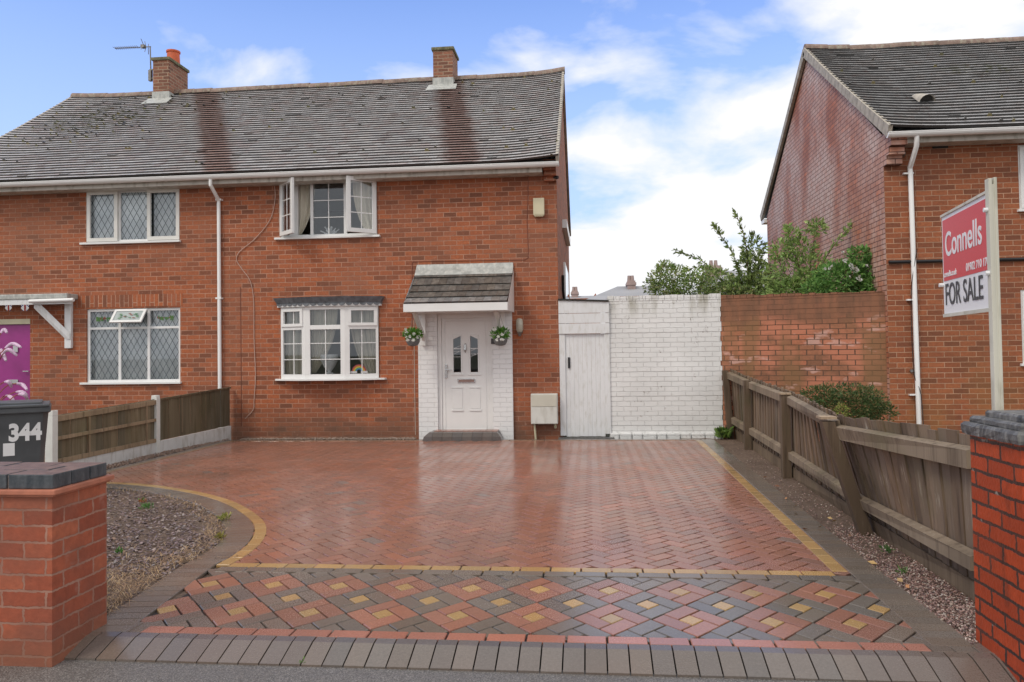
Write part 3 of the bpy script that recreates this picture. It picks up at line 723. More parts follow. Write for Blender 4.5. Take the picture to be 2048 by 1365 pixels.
# neighbour windows ------------------------------------------------
def frame_window(h,r,cols,trans,label_sashes=(),y=YF+.03,mat='upvc',w=.055,kindp='lead',curt='net',sillover=.1,skip=()):
    x0,x1,z0,z1=r;xs=[x0]+[x0+(x1-x0)*c for c in cols]+[x1]
    fr=MB();ring(fr,x0,x1,z0,z1,y,y+.06,w)
    for x in xs[1:-1]: fr.box(x-w*.5,x+w*.5,y+.002,y+.058,z0+w,z1-w)
    zt=None
    if trans: zt=z1-(z1-z0)*trans;
    if zt:
        for a,b in zip(xs,xs[1:]): fr.box(a+w*.5,b-w*.5,y+.003,y+.057,zt-w*.45,zt+w*.45)
    fo=fr.build('window',M[mat],h,bev=.004)
    for ci,(a,b) in enumerate(zip(xs,xs[1:])):
        for ri,(c,d) in enumerate(((z0,zt),(zt,z1)) if zt else ((z0,z1),)):
            if (ci,ri) in skip: continue
            p=MB();p.quad((a+w*.4,y+.03,c+w*.4),(b-w*.4,y+.03,c+w*.4),(b-w*.4,y+.03,d-w*.4),(a+w*.4,y+.03,d-w*.4));p.build('pane',M['glass'],fo,fixn=False)
            if kindp=='lead':
                l=MB();lattice(l,a+w*.5,b-w*.5,c+w*.5,d-w*.5,y+.026);l.build('leading',M['leadstrip'],fo)
    s=MB();s.box(x0-sillover,x1+sillover*.3,YF-.06,y+.01,z0-.035,z0+.004);s.build('sill',M[mat],fo,bev=.005)
    return fo,xs,zt
WN=frame_window(hl,NU,(.345,.655),None,w=.05);fo,xs,_=WN
for a,b in ((xs[0],xs[1]-.01),(xs[2]-.01,xs[3])): sa=MB();ring(sa,a+.012,b-.0,NU[2]+.02,NU[3]-.012,YF-.012,YF+.028,.07);sa.build('casement',M['upvc_old'],fo,bev=.004)
cu=MB();curtain(cu,NU[0],xs[2]+.02,YF+.115,NU[2],NU[3],.012,.3);curtain(cu,xs[2]+.02,NU[1],YF+.20,NU[2],NU[3],.02,.14);build_each(cu,'net_curtain',M['net'],fo,smooth=True)
fo,xs,zt=frame_window(hl,NL,(.345,.655),.265,w=.05)
cu=MB();curtain(cu,NL[0],NL[1],YF+.17,NL[2],NL[3],.022,.13);build_each(cu,'net_curtain',M['net'],fo,smooth=True)
for (a,b) in ((xs[0],xs[1]),(xs[2],xs[3])): # stained glass posy in the top lights
    q=MB();cx=(a+b)/2;cz=(zt+NL[3])/2-.005
    for k in range(16):
        t=k/15*2-1;q.box(cx+t*.15-.012,cx+t*.15+.012,YF+.05,YF+.054,cz-.02+R.uniform(-.03,.02),cz+.02+R.uniform(-.01,.03),R.choice([(.10,.28,.12),(.16,.32,.10),(.35,.12,.08)]))
    q.build('stained_posy',M['leaf'],fo,colors=True)
# open top light
a,b=xs[1]-.05,xs[2]+.0;za,zb=zt+.02,NL[3]-.035;L=zb-za;an=math.radians(38);dy,dz=-math.sin(an)*L,-math.cos(an)*L
top=Vector((a,YF+.0,zb));os_=MB();o_=Vector((0,dy,dz))
ey=Vector((0,-.03*math.cos(an),.03*math.sin(an)))
def sl(s,t): return Vector((a+(b-a)*s,YF-.005,zb))+o_*t
for (s0,t0,s1,t1) in ((0,0,1,.14),(0,.86,1,1),(0,.14,.075,.86),(.925,.14,1,.86)):
    p=sl(s0,t0);os_.obox(p,Vector(((b-a)*(s1-s0),0,0)),o_*(t1-t0),ey)
so=os_.build('open_top_light',M['upvc'],fo,bev=.003)
q=MB();
for k in range(14):
    t=.2+.6*k/13;s_=.5+.28*math.sin(k*2.3);p=sl(s_,t*.6+.2)+ey*1.05;c=R.choice([(.10,.32,.16),(.14,.36,.12),(.4,.14,.10)])
    q.obox(p,Vector((.05,0,0)),o_*.05,ey*.1,c)
pn=MB();pn.quad(sl(.05,.1)+ey*.5,sl(.95,.1)+ey*.5,sl(.95,.9)+ey*.5,sl(.05,.9)+ey*.5);pn.build('pane',M['ventglass'],fo,fixn=False)
q.build('stained_posy',M['leaf'],fo,colors=True)
# soldier course of upright bricks over the lower window
sc_=MB();sc_.box(NL[0]-.22,NL[1]+.05,YF-.004,YF+.02,NL[3]+.03,NL[3]+.26);sc_.build('soldier_course',M['brick_tall'],hl)
# neighbour door
x0,x1,z0,z1=ND;d=MB();d.box(x0+.06,x1,YF+.03,YF+.075,z0,z1);do=d.build('front_door',M['purple'],hl,bev=.006)
d=MB();d.box(x0-.05,x1+.005,YF-.012,YF+.03,z1,z1+.1);d.build('door_lintel',M['cream'],do)
d=MB();d.box(x1-.48,x1-.26,YF+.012,YF+.03,PZ(20,768,YF),PZ(20,762,YF)+.02);d.box(x1-.36,x1-.26,YF+.005,YF+.03,PZ(20,705,YF),PZ(20,692,YF));d.bar((x1-.14,YF-.01,PZ(50,743,YF)),(x1-.02,YF-.01,PZ(50,743,YF)),.02,.02);d.build('door_furniture',M['chrome'],do,bev=.003)
# neighbour canopy
cx1=PX(152,600,YF-.3);cp=MB();zc=PZ(75,602,YF-.3)
cp.box(XL+.4,PX(150,600,YF-.1),YF-.33,YF-.004,zc+.03,zc+.13);co=cp.build('door_canopy',M['lead'],hl,bev=.02)
cp=MB();cp.box(XL+.4,PX(146,600,YF-.3)-.02,YF-.31,YF-.28,zc-.07,zc+.028);cp.build('canopy_fascia',M['whitewood'],co)
cp=MB();cp.tube([(PX(60,600,YF-.35),YF-.36,zc-.01),(PX(148,600,YF-.35),YF-.36,zc-.0)],.035,10);cp.build('canopy_gutter',M['gutter'],co,smooth=True)
bx=PX(137,660,YF-.05);bz0=PZ(137,697,YF);br=MB();br.box(bx-.07,bx+.06,YF-.07,YF-.003,bz0,zc+.0);br.obox((bx-.03,YF-.08,PZ(137,680,YF)),(0,0,.13),(.08,0,0),(-.52,-.18,.60));br.build('canopy_bracket',M['whitewood'],co,bev=.006)
# chimneys -----------------------------------------------------------
def chimney(h,uc,ytop,ybase,wpx,pot,roofp,dep=.6):
    Yc=YR;xc=PX(uc,(ytop+ybase)/2,Yc-.2);wd=wpx/1550*Yc/2
    zt_=PZ(uc,ytop,Yc-.3);s=MB();s.box(xc-wd,xc+wd,Yc-.34,Yc+dep,zR-.45,zt_)
    c=s.build('chimney',M['brick_ch'],roofp,bev=.006)
    k=MB();k.box(xc-wd-.035,xc+wd+.035,Yc-.375,Yc+dep+.035,zt_-.001,zt_+.075);k.build('chimney_cap',M['mortarcap'],c,bev=.02) if False else k.build('chimney_cap',M['mortarcap'],roofp,bev=.02)
    l=MB();l.box(xc-wd-.012,xc+wd+.012,Yc-.36,Yc+dep+.01,zR-.42,zR-.05);l.quad((xc-wd-.12,Yc-.66,zR-.43),(xc+wd+.12,Yc-.66,zR-.43),(xc+wd+.1,Yc-.36,zR-.21),(xc-wd-.1,Yc-.36,zR-.21));l.build('lead_flashing',M['lead'],roofp)
    p=MB()
    if pot: p.lathe((xc+.06,Yc+.12,zt_+.06),[(.16,0),(.155,.06),(.145,.28),(.165,.29),(.165,.33),(.13,.33),(.12,.1)],28,);p.build('chimney_pot',M['terracotta'],roofp,smooth=True)
    else: p.lathe((xc+.0,Yc+.0,zt_+.06),[(.16,0),(.15,.07),(.07,.10),(.001,.10)],20);p.build('capped_pot',M['mortarcap'],roofp,smooth=True)
    return xc,wd,zt_,c
xc,wd,zt_,chl=chimney(hl,328,122,195,35,True,rl,.55)
# aerial
ax=xc-wd-.10;ay=YR-.25;zt2=PZ(303,93,ay);a_=MB()
a_.tube([(ax,ay,zt_-.45),(ax-.02,ay,zt2)],.016,6);a_.box(ax-.03,xc-wd,ay-.02,ay+.02,zt_-.42,zt_-.38);a_.box(ax-.03,xc-wd,ay-.02,ay+.02,zt_-.2,zt_-.17);a_.box(ax-.05,ax+.02,ay-.04,ay+.04,zt_-.46,zt_-.2)
xe=PX(230,93,ay);a_.tube([(ax,ay,zt2-.01),(xe,ay,zt2)],.011,6)
n_=13
for i in range(n_): x=xe+(ax-.28-xe)*i/n_;a_.tube([(x,ay-.09,zt2),(x,ay+.09,zt2)],.006,5)
a_.box(ax-.24,ax-.15,ay-.05,ay+.05,zt2-.03,zt2+.04)
for s in (1,-1):
    for k in (-1,0,1): a_.tube([(ax-.13,ay+.1*k,zt2+s*.0),(ax-.16,ay+.16*k,zt2+s*.13)],.008,5)
a_.build('tv_aerial',M['metal'],rl)
chimney(ho,888,102,170,40,False,rx,.35)
# our upper window ----------------------------------------------------
w=.055;x0,x1,z0,z1=OU;y=YF+.03;xs=[x0,PX(622,410,YF),PX(689,410,YF),x1]
fr=MB();ring(fr,x0,x1,z0,z1,y,y+.06,w)
for x in xs[1:3]: fr.box(x-w/2,x+w/2,y+.002,y+.058,z0+w,z1-w)
fr.box(x0+.002,x1-.002,y+.004,y+.05,z1-.001,z1+.05)
fo=fr.build('window',M['upvc'],ho,bev=.004)
p=MB();p.quad((xs[1]+.02,y+.03,z0+.04),(xs[2]-.02,y+.03,z0+.04),(xs[2]-.02,y+.03,z1-.04),(xs[1]+.02,y+.03,z1-.04));p.build('pane',M['glass'],fo,fixn=False)
g=MB();georg(g,xs[1]+w/2,xs[2]-w/2,z0+w,z1-w,y+.026,2,3);g.build('glazing_bars',M['upvc'],fo)
s=MB();s.box(x0-.09,x1+.06,YF-.07,y+.01,z0-.035,z0+.004);s.build('sill',M['upvc'],fo,bev=.005)
def casement(hx,dirn,wd_,ang,z0,z1,nx,nz):
    # opened outwards about a vertical hinge at hx
    ex=Vector((dirn*math.cos(ang),-math.sin(ang),0));ez=Vector((0,0,1));nrm=ex.cross(ez)*(1 if dirn>0 else -1)
    o0=Vector((hx,YF+.005,z0));W=.075;Hh=z1-z0;th=.045
    def bx(mb,s0,s1,t0,t1,thk=th,off=0): mb.obox(o0+ex*s0+ez*t0+nrm*off,ex*(s1-s0),ez*(t1-t0),nrm*thk)
    c=MB();bx(c,0,wd_,0,W);bx(c,0,wd_,Hh-W,Hh);bx(c,0,W,W,Hh-W);bx(c,wd_-W,wd_,W,Hh-W)
    c.build('open_casement',M['upvc'],fo,bev=.004)
    p=MB();q=o0+nrm*.02;p.quad(q+ex*W*.9+ez*W*.9,q+ex*(wd_-W*.9)+ez*W*.9,q+ex*(wd_-W*.9)+ez*(Hh-W*.9),q+ex*W*.9+ez*(Hh-W*.9));p.build('pane',M['glass'],fo,fixn=False)
    g=MB()
    for i in range(1,nx): s_=W+(wd_-2*W)*i/nx;bx(g,s_-.008,s_+.008,W,Hh-W,.012,.012)
    for i in range(1,nz): t=W+(Hh-2*W)*i/nz;bx(g,W,wd_-W,t-.008,t+.008,.015,.0105)
    g.build('glazing_bars',M['upvc'],fo)
casement(x0+.03,1,xs[1]-x0-.05,math.radians(44),z0+.03,z1-.02,2,3)
casement(x1-.03,-1,x1-xs[2]-.05,math.radians(38),z0+.03,z1-.02,2,3)
cu=MB();curtain(cu,xs[0]+.28,xs[1]+.02,YF+.18,z0+.08,z1-.03,.02,.12,tie=.8,side=0);curtain(cu,xs[2]+.1,x1-.05,YF+.18,z0+.0,z1-.03,.02,.12,tie=.65,side=1);build_each(cu,'curtain',M['curtain'],fo,smooth=True)
cu=MB();cu.box(xs[0]+.13,xs[0]+.30,YF+.12,YF+.3,z0+.0,z1-.03);cu.build('window_board_box',M['upvc'],fo)
or_=MB()
for k in range(26): a=R.uniform(0,6.28);b_=Vector((xs[1]+.33,YF+.16,z0+.05));or_.tube([b_,b_+Vector((math.cos(a)*.2*R.random()+R.uniform(-.05,.05),.02*math.sin(a),R.uniform(.03,.17)))],[.004,.014],5)
or_.build('windowsill_ornament',M['net'],fo)
# bow window -----------------------------------------------------------
x0,x1,z0,z1=OB;pr=.20;xa=PX(611,690,YF-pr);xb=PX(690,690,YF-pr)
facets=[((x0,YF-.03),(xa,YF-pr)),((xa,YF-pr),(xb,YF-pr)),((xb,YF-pr),(x1,YF-.03))]
fr=MB();bars=MB();panes=[];zt=z1-(z1-z0)*.29
for fi,(A,B) in enumerate(facets):
    A=Vector((*A,0));B=Vector((*B,0));ex=(B-A);L=ex.length;ex.normalize();nn=Vector((ex.y,-ex.x,0))
    if nn.y>0: nn=-nn
    def bx(mb,s0,s1,t0,t1,off=0,thk=.06): mb.obox(Vector((A.x,A.y,0))+ex*s0+Vector((0,0,t0))-nn*(thk-off),ex*(s1-s0),Vector((0,0,t1-t0)),nn*thk)
    w=.06;wl=.085 if fi else .05;wr=.085 if fi<2 else .05
    bx(fr,0,L,z1-w,z1);bx(fr,0,L,z0,z0+w+.02);bx(fr,0,wl,z0+w+.02,z1-w);bx(fr,L-wr,L,z0+w+.02,z1-w);bx(fr,wl,L-wr,zt-.04,zt+.04)
    if fi!=1: # openable top light sash
        for (s0,s1,t0,t1) in ((wl-.03,L-wr+.03,zt+.02,zt+.075),(wl-.03,L-wr+.03,z1-.085,z1-.03),(wl-.03,wl+.03,zt+.075,z1-.085),(L-wr-.03,L-wr+.03,zt+.075,z1-.085)): bx(fr,s0,s1,t0,t1,.022,.05)
    panes.append((A,ex,nn,L,wl,wr))
    bx(bars,(L)/2-.007,(L)/2+.007,z0+w,zt-.04,-.018,.012);bx(bars,L/2-.007,L/2+.007,zt+.04,z1-w,-.018,.012)
    for t in (1/3,2/3): zz_=z0+w+(zt-z0-w)*t;bx(bars,wl,L-wr,zz_-.007,zz_+.007,-.0165,.015)
fo=fr.build('bay_window',M['upvc'],ho,bev=.004);bars.build('glazing_bars',M['upvc'],fo)
for (A,ex,nn,L,wl,wr) in panes:
    for (t0,t1) in ((z0+.05,zt-.03),(zt+.03,z1-.05)):
        p=MB();o_=A-nn*.03;p.quad(o_+ex*wl*.8+Vector((0,0,t0)),o_+ex*(L-wr*.8)+Vector((0,0,t0)),o_+ex*(L-wr*.8)+Vector((0,0,t1)),o_+ex*wl*.8+Vector((0,0,t1)));p.build('pane',M['glass'],fo,fixn=False)
s=MB();s.prism([(x0-.12,YF,z0-.035),(x0-.10,YF-.07,z0-.035),(xa-.03,YF-pr-.07,z0-.035),(xb+.03,YF-pr-.07,z0-.035),(x1+.12,YF-.07,z0-.035),(x1+.14,YF,z0-.035)],(0,0,.035));s.build('sill',M['upvc'],fo,bev=.006)
hd=MB();zh=PZ(660,612,YF-pr);zh2=PZ(660,592,YF-pr-.1)
pl=[(x0-.06,YF,0),(x0-.05,YF-.07,0),(xa-.03,YF-pr-.05,0),(xb+.03,YF-pr-.05,0),(x1+.05,YF-.07,0),(x1+.06,YF,0)]
s=MB();s.prism([(p_[0],p_[1],z1) for p_ in pl],(0,0,.05));s.build('scallop_board',M['upvc'],fo)
pl2=[(x0-.12,YF,0),(x0-.11,YF-.12,0),(xa-.05,YF-pr-.11,0),(xb+.05,YF-pr-.11,0),(x1+.11,YF-.12,0),(x1+.12,YF,0)]
A_=[(p_[0],p_[1],z1+.051) for p_ in pl];B_=[(p_[0],p_[1],z1+.17) for p_ in pl2];s.__init__()
s.add(A_+B_,[(i,i+1,i+7,i+6) for i in range(5)]+[tuple(range(6,12)),tuple(range(6))])
s.build('bay_roof_lead',M['slate'],fo)
sp=MB() # scalloped drops
for i in range(5):
    A=Vector(A_[i]);B=Vector(A_[i+1]);L=(B-A).length
    k=max(1,round(L/.125))
    for j in range(k):
        c=A+(B-A)*((j+.5)/k);e=(B-A).normalized();nn=Vector((e.y,-e.x,0));nn=-nn if nn.y>0 else nn;r_=L/k/2*.95
        pts=[c+e*r_*math.cos(t)+Vector((0,0,r_*.75*math.sin(t)+.004))+nn*.004 for t in [math.pi+math.pi*q/8 for q in range(9)]]
        sp.prism(pts,nn*.012)
sp.build('scallops',M['slate'],fo)
cu=MB();curtain(cu,x0+.05,xa-.02,YF+.08,z0,z1,.02,.12,tie=.0);curtain(cu,xa+.05,xa+.55,YF-.02,z0+.1,z1,.02,.1,tie=.85,side=0);curtain(cu,xb+.0,x1-.03,YF+.06,z0+.05,z1,.02,.11,tie=.6,side=1);build_each(cu,'curtain',M['curtain'],fo,smooth=True)
hv=MB();hv.lathe(((xa+xb)/2,YF+.02,z0+.06),[(.05,0),(.1,.02),(.03,.06),(.10,.15),(.17,.30),(.15,.38),(.08,.36)],20);hv.build('vase_in_window',M['net'],fo,smooth=True)
# rainbow sticker on the right-hand facet
A,ex,nn,L,wl,wr=panes[2];rb=MB();cs=[(.45,.08,.10),(.6,.25,.06),(.65,.5,.08),(.12,.35,.15),(.1,.25,.5)];o_=A-nn*.027+ex*(wl+.16)+Vector((0,0,z0+.12))
for k,c in enumerate(cs):
    ra,rb_=.13-k*.018,.13-(k+1)*.018
    for q in range(12):
        t0,t1=math.pi*q/12,math.pi*(q+1)/12;f=lambda r_,t:o_+ex*r_*math.cos(t)+Vector((0,0,r_*math.sin(t)))
        rb.quad(f(ra,t0),f(ra,t1),f(rb_,t1),f(rb_,t0),c)
for sx in (-1,1):
    for q in range(3):
        c=o_+ex*sx*(.06+.035*q)+nn*.0015+Vector((0,0,-.01));rb.add([c+ex*.03*math.cos(t)+Vector((0,0,.022*math.sin(t)))+nn*.0006*q for t in [6.283*i/10 for i in range(10)]],[tuple(range(10))],(.7,.7,.7))
rb.build('rainbow_sticker',M['leaf'],fo,colors=True,fixn=False)
# front door --------------------------------------------------------------
x0,x1,z0,z1=OD;z0=PZ(930,866,YF);pp=MB();pz1=PZ(930,622,YF)
xl,xr=PX(838,760,YF),PX(1026,760,YF)
pp.box(xl,x0,YF-.05,YF+.1,ZG,pz1);pp.box(x1,xr,YF-.05,YF+.1,ZG,pz1);pp.box(x0,x1,YF-.048,YF+.1,z1,pz1)
pp.build('white_painted_surround',M['brick_porch'],ho,fixn=True)
fr=MB();fr.box(x0,x0+.07,YF+.0,YF+.07,z0,z1);fr.box(x1-.07,x1,YF+.0,YF+.07,z0,z1);fr.box(x0+.07,x1-.07,YF,YF+.07,z1-.07,z1);fr.box(x0,x1,YF-.02,YF+.07,z0-.03,z0)
do=fr.build('front_door',M['upvc'],ho,bev=.005);dx0,dx1,dz0,dz1=x0+.072,x1-.072,z0+.004,z1-.072
def DX(u_): return PX(u_,750,YF)
def DZ(v_): return PZ(935,v_,YF)
gl_=[(DX(907),DX(922)),(DX(941),DX(956))];ga,gb=DZ(745),DZ(672)
lf_=MB();wall_holes(lf_,dx0,dx1,dz0,dz1,YF+.02,[(a,b,ga,gb) for a,b in gl_],.03)
lo=lf_.build('door_leaf',M['upvc'],do,fixn=False)
tr=MB()
for (a,b) in gl_: ring(tr,a-.022,b+.022,ga-.03,gb+.02,YF+.008,YF+.021,.022);tr.box(a-.05,b+.05,YF+.004,YF+.019,ga-.055,ga-.03)
for a,b in ((DX(904),DX(924)),(DX(940),DX(960))):
    tr.box(a-.01,b+.01,YF+.006,YF+.019,DZ(777),DZ(774));tr.box(a-.015,b+.015,YF+.004,YF+.019,DZ(823),DZ(819));tr.box(a+.0,b-.0,YF+.012,YF+.019,DZ(819)+.01,DZ(777)-.01)
ring(tr,dx0+.05,dx1-.05,dz0+.05,dz1-.05,YF+.011,YF+.019,.012)
tr.build('door_mouldings',M['upvc'],do,bev=.004)
gp=MB()
for k,(a,b) in enumerate(gl_):
    gp.quad((a,YF+.035,ga),(b,YF+.035,ga),(b,YF+.035,gb),(a,YF+.035,gb))
build_each(gp,'door_glass',M['glass'],do,fixn=False)
gc=MB()
for k,(a,b) in enumerate(gl_): # sloping heads of the two lights and bevelled glass leading
    if k==0: gc.prism([(a,YF+.012,gb),(b,YF+.012,gb),(a,YF+.012,gb-.06)],(0,.01,0))
    else: gc.prism([(a,YF+.012,gb),(b,YF+.012,gb),(b,YF+.012,gb-.06)],(0,.01,0))
    zc_=(ga+gb)/2-.02
    gc.box(a,b,YF+.028,YF+.032,gb-.24,gb-.225);
    for q in range(4): gc.bar((a,YF+.03,zc_+.05*q-.03),(b,YF+.03,zc_+.05*q+.03*(1 if (q+k)%2 else -1)),.006,.006,(0,1,0))
build_each(gc,'door_light_leading',M['upvc'],do)
hw=MB();hw.box(DX(890),DX(894.5),YF-.012,YF+.019,DZ(756),DZ(729));hw.bar((DX(892),YF-.04,DZ(740)),(DX(903),YF-.04,DZ(740)),.02,.02);hw.tube([(DX(892),YF+.0,DZ(740)),(DX(892),YF-.045,DZ(740))],.012,8)
kx=DX(931);hw.tube([(kx,YF+.01,DZ(687)),(kx,YF-.01,DZ(690)),(kx,YF-.015,DZ(700)),(kx,YF+.01,DZ(706))],[.008,.02,.026,.006],8)
hw.box(DX(915),DX(950),YF+.0,YF+.019,DZ(766),DZ(758));hw.build('door_handle',M['chrome'],do,bev=.003)
lb=MB();lb.box(DX(917),DX(948),YF-.005,YF+.0,DZ(764.3),DZ(759.7));lb.build('letterbox_flap',plain('bronze flap',(.32,.2,.17),.35,.1,metal=.4),do)
# canopy ---------------------------------------------------------------------
YC=YF-.92;zb=PZ(930,529,YF);cxa,cxb=PX(834,530,YF),PX(1026,526,YF);cfa,cfb=PX(808,612,YC),PX(1014,605,YC);zf=PZ(910,606,YC)
cn=MB();nC=5;dv=Vector((0,YC-(YF-.02),zf-(zb-.10)));sl_=dv.length
top0=Vector((0,YF-.02,zb-.10));nrm=Vector((0,dv.z,-dv.y)).normalized()
if nrm.z<0: nrm=-nrm
def cpnt(s,t,e): # s 0..1 across, t 0..1 down
    xa_=cxa+(cfa-cxa)*t;xb_=cxb+(cfb-cxb)*t;sag=.06*math.sin(math.pi*t)*-1
    return Vector((xa_+(xb_-xa_)*s,0,0))+top0+dv*t+nrm*(e+sag)
nc=13
for r_ in range(nC):
    t0,t1=r_/nC,(r_+1)/nC+.01
    for i in range(nc):
        o_f=.5*(r_%2);s0=max(0,(i-o_f)/nc);s1=min(1,(i+1-o_f)/nc)
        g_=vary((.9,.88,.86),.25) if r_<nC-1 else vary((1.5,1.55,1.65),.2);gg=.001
        A,B,C,D=cpnt(s0+gg,t0,.012),cpnt(s1-gg,t0,.012),cpnt(s1-gg,min(t1,1.02),.034),cpnt(s0+gg,min(t1,1.02),.034)
        E_,F_=cpnt(s0+gg,min(t1,1.02),.0),cpnt(s1-gg,min(t1,1.02),.0)
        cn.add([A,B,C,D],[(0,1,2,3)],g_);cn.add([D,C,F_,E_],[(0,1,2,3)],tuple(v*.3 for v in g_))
    # closes last half tile
    if r_%2: cn.add([cpnt((nc-.5)/nc,t0,.012),cpnt(1,t0,.012),cpnt(1,min(t1,1.02),.034),cpnt((nc-.5)/nc,min(t1,1.02),.034)],[(0,1,2,3)],vary((.9,.88,.86),.2))
def slatemat():
    n=N('grey canopy tiles');at=n.n('ShaderNodeAttribute');at.attribute_name='col';c=n.mix(1,at.outputs[0],n.ramp(n.noise(14,4),[(.3,(.085,.078,.072)),(.7,(.18,.165,.15))]),'MULTIPLY')
    n.bump(n.noise(40,4),.4,.006);return n.out(c,.42,.5)
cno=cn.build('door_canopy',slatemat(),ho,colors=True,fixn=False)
q=MB();q.add([cpnt(-.004,0,.045),cpnt(1.004,0,.045),Vector((cxb,YF-.012,zb+.01)),Vector((cxa,YF-.012,zb+.01)),cpnt(-.004,.16,.035),cpnt(1.004,.16,.035)],[(0,1,2,3),(4,5,1,0)]);q.build('canopy_flashing',M['lead'],cno)
q=MB();q.box(cfa-.01,cfb+.01,YC-.012,YC+.012,zf-.14,zf-.005)
q.add([(cfb+.012,YC,zf-.14),(cfb+.012,YC,zf-.0),(cxb+.012,YF-.02,zb-.1),(cxb+.012,YF-.02,zf-.14)],[(0,1,2,3)]);q.add([(cfa-.012,YC,zf-.14),(cfa-.012,YC,zf-.0),(cxa-.012,YF-.02,zb-.1),(cxa-.012,YF-.02,zf-.14)],[(0,1,2,3)])
q.add([(cfa,YC,zf-.135),(cfb,YC,zf-.135),(cxb,YF-.05,zf-.135),(cxa,YF-.05,zf-.135)],[(0,1,2,3)]);q.build('canopy_fascia',M['upvc'],cno)
for (u_,sg) in ((848,1),(1006,1)):
    q=MB();X=PX(u_,650,YF-.06);q.box(X-.035,X+.035,YF-.11,YF-.052,PZ(u_,692,YF),zf-.13);q.obox((X-.03,YF-.11,PZ(u_,682,YF)),(0,0,.11),(.06,0,0),(-.06,-.55,.5));q.build('canopy_bracket',M['upvc'],cno,bev=.005)
# small fittings -------------------------------------------------------------
a=MB();r4=rect(1067,1089,398,434);a.box(r4[0],r4[1],YF-.085,YF-.002,r4[2]+.02,r4[3]);a.prism([(r4[0],YF-.084,r4[2]+.02),(r4[1],YF-.084,r4[2]+.02),(r4[1]-.03,YF-.07,r4[2]-.01),(r4[0]+.03,YF-.07,r4[2]-.01)],(0,.06,0));a.build('burglar_alarm',M['cream'],ho,bev=.008)
X=PX(1040,655,YF);a=MB();z_=PZ(1040,652,YF);a.lathe((X,YF-.08,z_-.13),[(.03,0),(.05,.03),(.062,.06),(.064,.20),(.05,.245),(.02,.26)],18);la=a.build('wall_lamp',M['lamp'],ho,smooth=True)
a=MB();a.box(X-.05,X+.05,YF-.05,YF-.002,z_-.12,z_+.12);
for k in range(4): an=k*math.pi/4*1.0+.4;a.bar((X+.068*math.cos(an),YF-.08-.068*math.sin(an),z_-.09),(X+.068*math.cos(an),YF-.08-.068*math.sin(an),z_+.09),.008,.008)
a.tube([(X,YF-.08,z_-.19),(X,YF-.08,z_-.14),(X,YF-.08,z_-.12)],[.022,.035,.055],10);a.build('lamp_cage',M['metal'],la)
r4=rect(1063,1116,787,847);a=MB();a.box(r4[0],r4[1],YF-.17,YF-.002,r4[2],r4[3]);mo=a.build('gas_meter_box',M['offwhite'],ho,bev=.01)
zz_=r4[3]-(r4[3]-r4[2])*.42;a=MB();a.box(r4[0]+.012,r4[1]-.012,YF-.185,YF-.168,zz_,r4[3]-.015);a.build('meter_lid',M['meterlid'],mo,bev=.004)
a=MB();a.box(r4[0]+.012,r4[1]-.012,YF-.182,YF-.168,r4[2]+.01,zz_-.008);a.build('meter_door',M['offwhite'],mo,bev=.004)
a=MB();a.tube([(r4[0]+.055,YF-.06,r4[2]),(r4[0]+.075,YF-.06,gz(YF)-.05)],.02,8);a.tube([(r4[1]-.05,YF-.06,r4[2]),(r4[1]-.05,YF-.03,r4[2]-.08)],.025,8);build_each(a,'meter_pipe',M['cream'],mo)
def polyw(pts,Y,r,n=6): 
    m_=MB();m_.tube([P(u_,v_,Y) for u_,v_ in pts],r,n);return m_
cb_=catmull([P(u_,v_,YF-.015) for u_,v_ in [(549,372),(550,400),(540,440),(510,478),(480,503),(473,520),(485,540),(500,562),(507,600),(508,680),(511,750),(508,800),(506,820),(490,838)]],6)
a=MB();a.tube(cb_,.007,5);a.build('cable',M['cable'],ho)
polyw([(1056,352),(1056,400),(1054,440),(1057,515),(1050,520),(826,524),(824,530),(824,700)],YF-.004,.006,5).build('conduit_stain',plain('rust stained conduit',(.20,.06,.035),.6),ho)
polyw([(828,640),(829,760),(831,870)],YF-.003,.008,5).build('paint_run',M['mortar'],ho)
polyw([(481,575),(482,700),(483,852)],YF-.002,.006,5).build('movement_joint',plain('joint sealant',(.16,.05,.03),.6),ho)
a=MB();a.tube([P(1096,357,YF-.01),P(1116,355,YF-.12)],.03,8);a.build('overflow_pipe',M['black'],ho)
def downpipe(h,pts,r=.034,clips=()):
    m_=MB();m_.tube(pts,r,12)
    for c in clips: m_.box(c.x-.055,c.x+.055,c.y-.035,YF if c.y>13.2 else 12.9,c.z-.015,c.z+.015)
    return m_.build('downpipe',M['gutter'],h,smooth=True)
Xd=PX(438,560,YF-.05)
downpipe(ho,[Vector((PX(421,370,13.52),13.52,zE-.06)),Vector((PX(421,370,13.52),13.52,zE-.2)),Vector((Xd,YF-.05,zE-.42)),Vector((Xd,YF-.05,zE-.5)),Vector((Xd+.01,YF-.05,ZG))],clips=[P(438,400,YF-.05),P(438,597,YF-.05)])
# flank window of our house
a=MB();a.box(XR,XR+.10,16.6,19.6,PZ(1122,462,17.0),PZ(1122,450,17.0)+.05);a.box(XR,XR+.04,16.9,19.3,1.9,3.35);a.box(XR,XR+.12,16.7,19.4,1.85,1.9);a.build('side_window',M['upvc'],ho)
a=MB();a.box(XR+.04,XR+.045,17.0,18.0,1.97,3.3);a.box(XR+.04,XR+.045,18.1,19.2,1.97,3.3);a.build('side_window_glass',M['glass'],ho)
a=MB();a.tube([(XR+.04,15.2,2.9),(XR+.04,15.25,2.6),(XR+.05,15.8,2.35),(XR+.05,19,1.9)],.03,6);a.build('side_cable',M['black'],ho)
